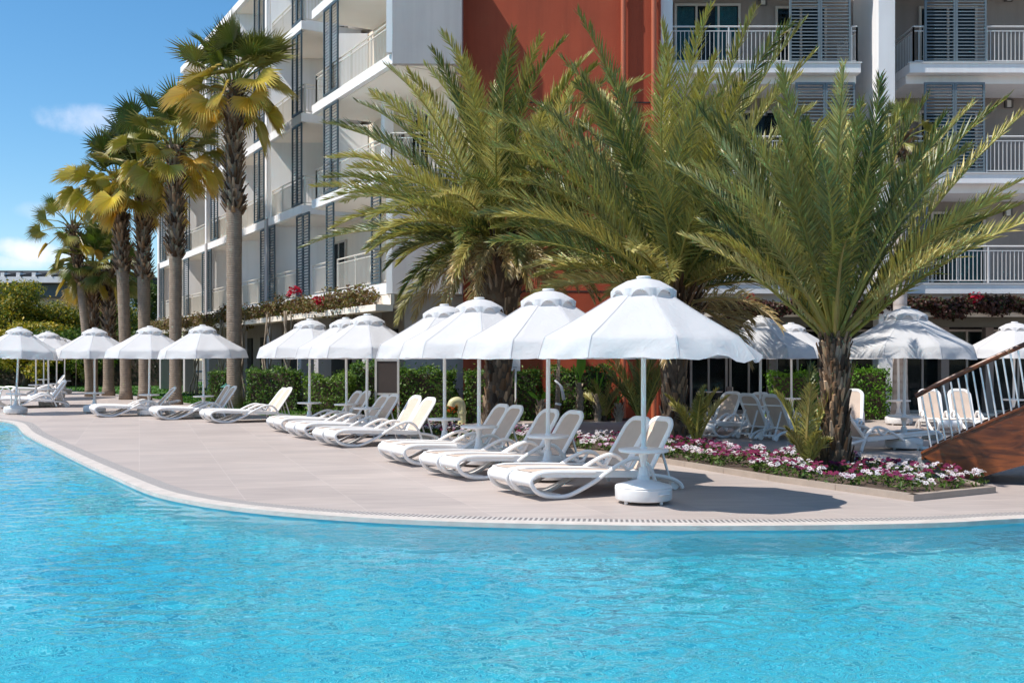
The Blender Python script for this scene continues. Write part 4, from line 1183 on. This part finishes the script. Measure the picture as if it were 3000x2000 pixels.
# ------------------------------------------------------------------ bridge
by, bd = 14.2, 1.5
def zt(x): s = abs(1-(x-5.67)/4.0); return .375+1.6*(1-s**1.4)
def zb(x): s = abs(1-(x-5.67-.508)/3.492); return .9*(1-s**1.5)
t = thing('footbridge', 'varnished wooden arched footbridge with steel balusters', 'bridge', (5.67, by, 0), R(-26))
def br(x, y, z): return (x-5.67, y-by, z)
N = 36; xsb = [5.67+8.0*i/N for i in range(N+1)]
for name, ya, yb in (('side_beam', by, by+.09), ('side_beam', by+bd-.09, by+bd)):
    b = MB(); vs = []
    for x in xsb:
        lowz = max(0.0, zb(x)) if 6.178 <= x <= 13.162 else None
        if lowz is None:
            f = (6.178-x)/.508 if x < 6.178 else (x-13.162)/.508
            lowz = .372*f
        vs += [br(x,ya,lowz), br(x,yb,lowz), br(x,yb,zt(x)), br(x,ya,zt(x))]
    fs = []
    for i in range(N):
        a, c = 4*i, 4*(i+1)
        fs += [(a,c,c+3,a+3),(a+1,a+2,c+2,c+1),(a,a+1,c+1,c),(a+3,c+3,c+2,a+2)]
    b.add(vs, fs); b.build(name, M['wood'], t)
b = MB()
for i in range(N):
    xa, xb = xsb[i], xsb[i+1]
    b.hexa([br(xa,by+.092,zt(xa)-.09),br(xb,by+.092,zt(xb)-.09),br(xb,by+bd-.092,zt(xb)-.09),br(xa,by+bd-.092,zt(xa)-.09),br(xa,by+.092,zt(xa)-.03),br(xb,by+.092,zt(xb)-.03),br(xb,by+bd-.092,zt(xb)-.03),br(xa,by+bd-.092,zt(xa)-.03)])
b.build('deck_boards', M['wood'], t)
b = MB()
for i in range(N):      # thin capping strip on the beam
    xa, xb = xsb[i], xsb[i+1]
    b.hexa([br(xa,by-.02,zt(xa)+.003),br(xb,by-.02,zt(xb)+.003),br(xb,by+.11,zt(xb)+.003),br(xa,by+.11,zt(xa)+.003),br(xa,by-.02,zt(xa)+.033),br(xb,by-.02,zt(xb)+.033),br(xb,by+.11,zt(xb)+.033),br(xa,by+.11,zt(xa)+.033)])
b.build('capping', M['wood'], t)
hp = []
for i in range(N+1):
    x = xsb[i]; dz = (zt(min(x+.05,13.67))-zt(max(x-.05,5.67)))/.1; nx = -dz*.16
    hp.append(br(x+nx*.5-.05, by+.05, zt(x)+.80))
b = MB(); b.tube(hp, .029, 10, flat=1.2); b.build('handrail', M['wood'], t, 'auto')
x = 5.80
while x < 13.5:
    sl = (zt(x+.05)-zt(x-.05))/.1; dx = -sl*.22
    b = MB(); b.tube([br(x, by+.05, zt(x)+.03), br(x+dx, by+.05, zt(x+dx)+.80)], .0125, 8); b.build('baluster', M['steel'], t, 'auto')
    x += .091 if x < 8.2 else .16
b = MB(); b.box(br(5.62, by+.12, 0), br(6.25, by+bd-.12, .30)); b.build('abutment', M['concrete'], t)

# ------------------------------------------------------------------ the hotel
H = thing('hotel_building', 'large white, grey and red hotel with louvred shutters and railed balconies', 'building', (C0.x, C0.y, 0))
def hp3(p): return (p[0]-C0.x, p[1]-C0.y, p[2])
class HB(MB):
    def wb(s, lo, hi, mi=0): s.box(hp3(lo), hp3(hi), mi)
    def lb(s, t0, t1, q0, q1, z0, z1, mi=0):      # box in the left wing's own axes (t along facade, q inwards)
        s.hexa([hp3(LW(t0,q0,z0)),hp3(LW(t0,q1,z0)),hp3(LW(t1,q1,z0)),hp3(LW(t1,q0,z0)),hp3(LW(t0,q0,z1)),hp3(LW(t0,q1,z1)),hp3(LW(t1,q1,z1)),hp3(LW(t1,q0,z1))], mi)
FZ = [3.83, 7.02, 10.20, 13.40, 16.60]
QD = 2.2
def add(b, name, m, parent=H): return b.build(name, m, parent)

# left wing: slabs (white edge band + cream soffit)
def slab(t0, t1, z, qd=QD, band=.31):
    b = HB(); b.lb(t0, t1, .0, qd, z-band+.02, z); add(b, 'balcony_slab', M['white_wall'])
    b = HB(); b.lb(t0+.04, t1-.04, .16, qd, z-band-.004, z-band+.018); add(b, 'soffit', M['ceil'])
END = [33.8, 33.8, 33.8, 27.6, 27.6]
slab(0, END[0], FZ[0], band=.33)
for k in (1, 2, 3, 4):
    slab(0, 6.9, FZ[k]); slab(8.0, END[k], FZ[k])
# back wall, partitions
b = HB()
for k in range(4):
    z0, z1 = FZ[k], FZ[k+1]-.312
    b.lb(.0 if k != 1 else .3, min(END[k], END[k+1]) , QD, QD+.25, z0+.002, z1)
add(b, 'back_wall', M['beige_wall'])
for k in range(4):
    z0, z1 = FZ[k]+.002, FZ[k+1]-.315
    for tp in ([12.0, 17.2, 21.9, 27.3] if k >= 1 else [12.0, 17.2, 21.9, 27.3, 33.5]):
        if tp > END[k+1]: continue
        p = LW(tp, .12, 0); b = HB(); b.wb((p[0], p[1]-.1, z0), (p[0]+2.42, p[1]+.1, z1)); add(b, 'partition_wall', M['white_wall'])
    if k >= 1:
        p = LW(8.1, .9, 0); b = HB(); b.wb((p[0], p[1]-.1, z0), (p[0]+1.5, p[1]+.1, z1)); add(b, 'partition_wall', M['white_wall'])
b = HB(); b.lb(33.45, 33.8, .02, QD+.25, FZ[0]+.002, FZ[2]-.32); add(b, 'end_wall', M['white_wall'])
b = HB(); b.lb(0.4, 33.8, QD+.26, 14, 3.4, 13.3); b.lb(0.4, 27.6, QD+.26, 14, 13.3, 16.7); b.lb(9, 22.4, 1.6, 12, 16.72, 18.2); add(b, 'wing_core', M['white_wall'])
# pilasters
for tp in (12.15, 21.9, 33.2):
    b = HB(); b.lb(tp-.16, tp+.16, -.055, .17, 3.47, 7.0); add(b, 'pilaster', M['gray_wall'])
    if tp < 30:
        b = HB(); b.lb(tp-.12, tp+.12, -.05, .09, 7.03, 16.58); add(b, 'pilaster', M['white_wall'])
# shutters
def shutter_mb(p0, p1, z0, z1, nv, parent, m, thick=.05, tilt=.5, panels=1):
    """framed louvre panel between two ground points"""
    a = Vector((*p0, 0)); c = Vector((*p1, 0)); d = (c-a); L_ = d.length; d.normalize(); nn = Vector(nv)
    b = MB(); fw = .06
    def P(s, o, z): v_ = a+d*s+nn*o; return hp3((v_.x, v_.y, z))
    def bx(s0, s1, o0, o1, za, zb_): b.hexa([P(s0,o0,za),P(s1,o0,za),P(s1,o1,za),P(s0,o1,za),P(s0,o0,zb_),P(s1,o0,zb_),P(s1,o1,zb_),P(s0,o1,zb_)])
    pw = L_/panels
    for k in range(panels):
        s0, s1 = k*pw+.004, (k+1)*pw-.004
        bx(s0, s0+fw, -thick/2, thick/2, z0, z1); bx(s1-fw, s1, -thick/2, thick/2, z0, z1)
        bx(s0+fw, s1-fw, -thick/2, thick/2, z0, z0+.07); bx(s0+fw, s1-fw, -thick/2, thick/2, z1-.07, z1)
        z = z0+.11
        while z < z1-.12:
            vs = [P(s0+fw,.028,z-.022),P(s1-fw,.028,z-.022),P(s1-fw,.034,z-.012),P(s0+fw,.034,z-.012),P(s0+fw,-.034,z+.030),P(s1-fw,-.034,z+.030),P(s1-fw,-.028,z+.04),P(s0+fw,-.028,z+.04)]
            b.add(vs, [(0,1,2,3),(4,7,6,5),(3,2,6,7),(0,4,5,1),(0,3,7,4),(1,5,6,2)])
            z += .098
    return b.build('shutter', m, parent)
NO = (-.869, -.495, 0)
def lshut(t0, t1, k, qo=.02, panels=2):
    shutter_mb(LW(t0,qo,0)[:2], LW(t1,qo,0)[:2], FZ[k]+.03, FZ[k+1]-.33, NO, H, M['shutter'], panels=panels)
for t0, t1 in [(.9,1.6),(4.8,5.5),(11.2,11.9),(12.45,13.1),(21.1,21.7),(22.15,22.9),(25.8,26.9),(32.0,32.8)]: lshut(t0, t1, 0, panels=1)
lshut(7.2, 8.6, 0)
for k in (1, 2): lshut(4.4, 5.75, k); 
for k in (1, 2, 3):
    for t0, t1 in [(8.02,9.1),(12.6,14.0),(19.9,21.2)]: lshut(t0, t1, k)
lshut(25.6, 27.0, 1); lshut(25.6, 27.0, 2); lshut(31.6, 33.0, 1)
# railings
def rail(pts, z, m, hgt=1.02, step=.115, name='railing', posts=1.5, bar=.018):
    b = MB(); P = [Vector((p[0], p[1], 0)) for p in pts]
    def V_(p, zz): return hp3((p.x, p.y, zz))
    for i in range(len(P)-1):
        a, c = P[i], P[i+1]; L_ = (c-a).length; n = max(1, int(L_/step)); npst = max(1, round(L_/posts))
        b.tube([V_(a,z+hgt), V_(c,z+hgt)], .026, 8)
        b.bar(V_(a,z+hgt-.13), V_(c,z+hgt-.13), .03, .025); b.bar(V_(a,z+.09), V_(c,z+.09), .03, .025)
        for k in range(n+1):
            p = a.lerp(c, k/n); b.bar(V_(p,z+.10), V_(p,z+hgt-.135), bar, bar)
        for k in range(npst+1):
            p = a.lerp(c, k/npst); b.bar(V_(p,z), V_(p,z+hgt-.02), .042, .042)
    return b.build(name, m, H)
def lrail(t0, t1, k, ends=False):
    pts = [LW(t0,.13,0), LW(t1,.13,0)]
    rail(pts, FZ[k], M['rail'], step=.10)
for t0, t1 in [(.08,4.75),(5.6,7.15),(8.7,11.8),(12.4,16.9),(17.4,21.6),(22.2,27.1),(27.5,33.3)]: lrail(t0, t1, 0)
for k in (1, 2, 3):
    for t0, t1 in [(8.05,11.85),(12.3,17.0),(17.4,21.7),(22.1,27.1)]: lrail(t0, t1, k)
rail([LW(8.05,.16,0), LW(8.05,1.7,0)], FZ[1], M['rail']); rail([LW(8.05,.16,0), LW(8.05,1.7,0)], FZ[2], M['rail']); rail([LW(8.05,.16,0), LW(8.05,1.7,0)], FZ[3], M['rail'])
lrail(27.5, 33.3, 1)
rail([LW(6.8,.9,0), LW(6.8,.13,0), LW(.35,.13,0), (-1.2, 28.68)], FZ[1], M['rail'])
rail([LW(6.8,.9,0), LW(6.8,.13,0), LW(.25,.13,0)], FZ[2], M['rail'])
# corner column of the open floor
b = HB(); b.lb(3.2, 3.5, 1.1, 1.4, FZ[1]+.002, FZ[2]-.32); add(b, 'column', M['white_wall'])
# gray end block
for z0, z1 in ((3.5, 6.99), (9.90, 13.3)):
    b = HB(); b.wb((-3.325, 28.498, z0), (-1.40, 28.72, z1)); b.wb((-1.62, 28.72, z0), (-1.40, 30.2, z1)); add(b, 'end_block', M['gray_wall'])
for z0, z1 in ((3.51, 6.7), (10.21, 13.28)):
    b = HB(); b.wb((-3.5, 28.50, z0), (-3.33, 28.68, z1)); add(b, 'corner_edge', M['white_wall'])
b = HB(); b.wb((-3.2,28.73,9.905), (-1.63,30.1,9.93)); b.wb((-3.2,28.73,3.505), (-1.63,30.1,3.53)); b.wb((-3.2,28.74,6.72),(-1.63,30.1,7.0)); b.wb((-3.3,28.75,13.1),(-1.63,30.1,13.28)); add(b, 'soffit', M['ceil'])
b = HB(); b.wb((-3.15, 28.55, 6.995), (-1.42, 28.71, 7.018)); add(b, 'balcony_edge', M['white_wall'])
# left wing doors and lamps on the back wall
def window(p0, p1, z0, z1, nv, panes=2, curtain=None, m='frame'):
    a = Vector((*p0,0)); c = Vector((*p1,0)); d = c-a; L_ = d.length; d.normalize(); nn = Vector(nv)
    def P(s, o, z): v_ = a+d*s+nn*o; return hp3((v_.x, v_.y, z))
    def bx(b, s0, s1, o0, o1, za, zb_): b.hexa([P(s0,o0,za),P(s1,o0,za),P(s1,o1,za),P(s0,o1,za),P(s0,o0,zb_),P(s1,o0,zb_),P(s1,o1,zb_),P(s0,o1,zb_)])
    b = MB(); bx(b, .02, L_-.02, .004, .012, z0+.02, z1-.02); wnd = b.build('window', M['interior'], H)
    b = MB(); fw = .07
    bx(b, 0, fw, .003, .09, z0, z1); bx(b, L_-fw, L_, .003, .09, z0, z1); bx(b, fw, L_-fw, .003, .09, z1-fw, z1); bx(b, fw, L_-fw, .003, .09, z0, z0+.05)
    for k in range(1, panes): s = L_*k/panes; bx(b, s-.03, s+.03, .02, .08, z0+.05, z1-fw)
    b.build('frame', M[m], wnd)
    for k in range(panes):
        b = MB(); s0, s1 = L_*k/panes+.05, L_*(k+1)/panes-.05; bx(b, s0, s1, .045, .052, z0+.05, z1-fw); b.build('pane', M['glass'], wnd)
    if curtain:
        b = MB()
        for (f0, f1) in curtain:
            n = int((f1-f0)*L_/.05); vs = []
            for k in range(n+1):
                s = L_*(f0+(f1-f0)*k/n); o = .022+.008*math.sin(k*1.9)
                vs += [P(s,o,z0+.06), P(s,o,z1-fw-.01)]
            b.add(vs, [(2*k,2*k+2,2*k+3,2*k+1) for k in range(n)])
        b.build('curtain', M['curtain'], wnd)
    return wnd
def lamp(p, nv):
    x, y, z = p; nn = Vector(nv); d = Vector((-nn.y, nn.x, 0))
    b = MB(); c = Vector(p)
    def P(s, o, zz): v_ = c+d*s+nn*o; return hp3((v_.x, v_.y, z+zz))
    def bx(b, s0, s1, o0, o1, za, zb_): b.hexa([P(s0,o0,za),P(s1,o0,za),P(s1,o1,za),P(s0,o1,za),P(s0,o0,zb_),P(s1,o0,zb_),P(s1,o1,zb_),P(s0,o1,zb_)])
    bx(b, -.12, .12, .002, .03, -.13, .13); bx(b, -.125, -.07, .03, .10, -.12, .12); bx(b, .07, .125, .03, .10, -.12, .12); bx(b, -.07,.07,.03,.09,.10,.12)
    o = b.build('wall_lamp', M['lamp_body'], H)
    b = MB(); bx(b, -.068, .068, .03, .085, -.11, .098); b.build('diffuser', M['lamp_glass'], o)
for k in range(4):
    for t0, t1 in [(2.1,3.6),(9.4,10.9),(14.2,15.8),(18.4,19.7),(23.5,25.2),(29.0,30.6)]:
        if t1 > END[k+1]: continue
        if k >= 1 and 6 < t0 < 9: continue
        window(LW(t0,QD,0)[:2], LW(t1,QD,0)[:2], FZ[k]+.03, FZ[k]+2.25, NO, 2)
    for tl in (4.3, 11.3, 16.3, 22.9): lamp(LW(tl,QD,FZ[k]+1.9), NO)
lamp((-1.9, 30.6, 8.9), (-.869,-.495,0))
# ground floor of the left wing
b = HB(); b.lb(.5, 33.8, 2.6, 2.9, 0, 3.5); add(b, 'ground_floor_wall', M['taupe_wall'])  # taupe instead of beige paints in the shade under the first floor
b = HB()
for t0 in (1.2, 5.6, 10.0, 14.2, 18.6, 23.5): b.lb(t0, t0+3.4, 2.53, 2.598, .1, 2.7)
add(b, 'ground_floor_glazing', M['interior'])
for tp in (2.2, 6.6, 8.4, 12.15, 17, 21.9, 27, 33.2):
    b = HB(); b.lb(tp-.22, tp+.22, .05, .5, 0, 3.488); add(b, 'column', M['gray_wall'])
b = HB(); b.lb(0, 33.8, -.5, .02, 3.02, 3.2); b.lb(0,33.8,-.05,.06,3.2,3.49); add(b, 'pergola_beam', M['beige_wall'])
# blue-grey screen wall beneath the corner
b = HB(); b.wb((-3.1, 29.5, 0), (-1.2, 29.7, 3.49)); add(b, 'screen_wall', M['gray_wall'])
# red wall with its pipes
b = HB(); b.wb((-1.398, 29.30, 0), (4.26, 33, 20)); add(b, 'red_wall', M['red_wall'])
for u in (1826, 1915):
    x = XA(u, 29.2); b = MB(); b.tube([hp3((x,29.17,0)), hp3((x,29.17,19.5))], .075, 12, cap=True)
    for z in (2.5,5.5,8.9,12,15): b.tube([hp3((x,29.17,z)), hp3((x,29.17,z+.08))], .09, 12)
    b.build('drain_pipe', M['red_pipe'], H, 'auto')
for z in (9.0, 3.6):
    b = HB(); b.wb((-1.39, 29.290, z), (4.25, 29.297, z+.035)); add(b, 'wall_joint', M['interior'])
# right wing
YB, YW = 29.5, 31.5
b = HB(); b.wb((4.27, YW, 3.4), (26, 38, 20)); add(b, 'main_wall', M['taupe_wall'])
b = HB(); b.wb((4.27, 29.45, 3.52), (4.62, YW-.002, 20)); add(b, 'fin_wall', M['white_wall'])
XL0, XL1 = XA(1943, YB), XA(2522, YB)
XR0 = XA(2655, YB)
def rslab(x0, x1, z, extra=True):
    b = HB(); b.wb((x0, YB, z-.27), (x1, YW-.002, z)); add(b, 'balcony_slab', M['white_wall'])
    b = HB(); b.wb((x0+.02, YB+.35, z-.50), (x1-.02, YW-.003, z-.272)); add(b, 'soffit', M['white_wall'])
    b = HB(); b.wb((x0-.03, YB-.03, z+.002), (x1+.03, YB+.12, z+.035)); add(b, 'slab_trim', M['rail_w'])
for z in (10.2, 13.4): rslab(4.63, XL1, z); rslab(XR0+.1, 24, z)
rslab(4.63, XL1, 7.02); rslab(XR0+.1, 24, 7.02)
rslab(4.63, 24, 3.84)
b = HB(); b.wb((XA(2565,29.4), 29.15, 0), (XA(2622,29.15), 29.6, 20)); add(b, 'pillar', M['white_wall'])
b = HB(); b.wb((XA(2560,29.7), 29.62, 3.9), (XA(2600,29.7), YW-.004, 20)); add(b, 'pillar_return', M['white_wall'])
for u0, u1, z in [(2312,2492,10.2),(2708,2890,10.2),(2330,2505,7.02),(2707,2885,7.02),(2600,2718,3.84)]:
    shutter_mb((XA(u0,29.63),29.63), (XA(u1,29.63),29.63), z+.045, z+2.66, (0,-1,0), H, M['shutter_r'], panels=2)
yr = 29.68
def rr(u0, u1, z, back=False):
    pts = [(XA(u0,yr),yr), (XA(u1,yr),yr)]
    if back == 'l': pts = [(XA(u0,yr),31.4)]+pts
    if back == 'r': pts = pts+[(XA(u1,yr),31.4)]
    rail(pts, z+.03, M['rail_w'], hgt=1.08, step=.118, posts=1.75, bar=.016)
for z in (10.2, 7.02):
    rr(1957, 2312, z); rr(2494, 2510, z, 'r'); rr(2676, 2708, z, 'l'); rr(2890, 3600, z)
rr(2718, 3600, 3.84); rr(2000, 2590, 3.84)
window((XA(1975,YW),YW), (XA(2168,YW),YW), 10.25, 12.58, (0,-1,0), 3, [(.02,.30),(.62,.95)])
window((XA(2270,YW),YW), (XA(2420,YW),YW), 10.25, 12.5, (0,-1,0), 2)
window((XA(2690,YW),YW), (XA(2860,YW),YW), 10.25, 12.5, (0,-1,0), 2)
window((XA(2690,YW),YW), (XA(2860,YW),YW), 7.08, 9.3, (0,-1,0), 2, [(.3,.9)])
window((XA(2015,YW),YW), (XA(2300,YW),YW), 7.08, 9.3, (0,-1,0), 3, [(.1,.4)])
window((XA(2725,YW),YW), (XA(2884,YW),YW), 3.9, 6.2, (0,-1,0), 2, [(.36,.93)])
window((XA(2060,YW),YW), (XA(2330,YW),YW), 3.9, 6.2, (0,-1,0), 3, [(.1,.4)])
for u, v in [(2234,6),(2953,305),(2951,622),(2953,-6),(2234,330)]: lamp((XA(u,YW), YW, ZA(v,YW)), (0,-1,0))
# ground floor of the right wing: deep shaded glazing under an olive fascia
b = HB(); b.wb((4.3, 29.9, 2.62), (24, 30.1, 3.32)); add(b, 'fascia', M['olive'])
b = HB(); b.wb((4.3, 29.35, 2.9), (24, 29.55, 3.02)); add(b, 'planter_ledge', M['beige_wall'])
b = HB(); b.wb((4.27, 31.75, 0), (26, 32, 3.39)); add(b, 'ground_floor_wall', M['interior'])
for u0, u1 in [(2020,2130),(2135,2250),(2270,2400),(2420,2560),(2640,2760),(2770,2890),(2900,3060)]:
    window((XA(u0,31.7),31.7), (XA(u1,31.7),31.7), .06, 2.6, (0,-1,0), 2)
for u in (2262, 2410, 2600, 2765, 2895):
    b = HB(); x = XA(u,31.2); b.wb((x-.12,31.1,0),(x+.12,31.35,3.39)); add(b, 'column', M['taupe_wall'])
b = HB(); b.wb((4.28, 30.4, .005), (26, 31.74, .06)); add(b, 'terrace_step', M['beige_wall'])

# far hotel
Yf = 120
t = thing('far_hotel', 'distant low white hotel with dark roof and glass balconies above the trees', 'building', (XA(60,Yf), Yf, 0))
def fx(u): return XA(u, Yf)-XA(60, Yf)
b = MB(); b.box((fx(-260),2,0),(fx(330),22,ZA(800,Yf))); b.build('wall', M['white_wall'], t)
b = MB(); z0, z1 = ZA(812,Yf), ZA(786,Yf)
b.hexa([(fx(-270),.0,z0),(fx(340),.0,z0),(fx(340),24,z0),(fx(-270),24,z0),(fx(-270),3,z1),(fx(340),3,z1),(fx(340),21,z1),(fx(-270),21,z1)]); rf = b.build('roof', M['roof_dark'], t)
b = MB(); b.box((fx(-260),-2.4,ZA(832,Yf)),(fx(330),1.9,ZA(815,Yf))); b.build('balcony_band', M['white_wall'], t)
b = MB(); b.box((fx(-260),-1.2,ZA(870,Yf)),(fx(330),1.95,ZA(833,Yf)-.05)); b.build('glazing', M['shutter'], t)
for u in (-60,5,50,95,140,185,230):
    b = MB(); b.bar((fx(u+22),-.6,z0+.4),(fx(u-8),-2.3,ZA(816,Yf)),.5,.45); b.build('roof_strut', M['roof_dark'], t)
    b = MB(); b.box((fx(u+25),-2.3,ZA(815,Yf)+.02),(fx(u+36),1.8,ZA(803,Yf))); b.build('parapet_pier', M['white_wall'], t)
b = MB(); b.box((fx(152),4,z1),(fx(250),12,ZA(772,Yf))); b.build('roof_plant', M['concrete'], rf)
b = MB(); b.box((fx(168),5,ZA(772,Yf)),(fx(240),11,ZA(758,Yf))); b.build('roof_hut', M['beige_wall'], rf)

# ------------------------------------------------------------------ output
sc.view_settings.view_transform = 'Standard'; sc.view_settings.look = 'None'
sc.view_settings.exposure = .47; sc.view_settings.gamma = 1
cy = sc.cycles
cy.use_denoising = True
cy.max_bounces = 10; cy.diffuse_bounces = 6; cy.glossy_bounces = 3; cy.transmission_bounces = 6; cy.transparent_max_bounces = 8
cy.caustics_refractive = True; cy.caustics_reflective = False
cy.sample_clamp_indirect = 12
cy.use_adaptive_sampling = True; cy.adaptive_threshold = .02
cy.time_limit = 900
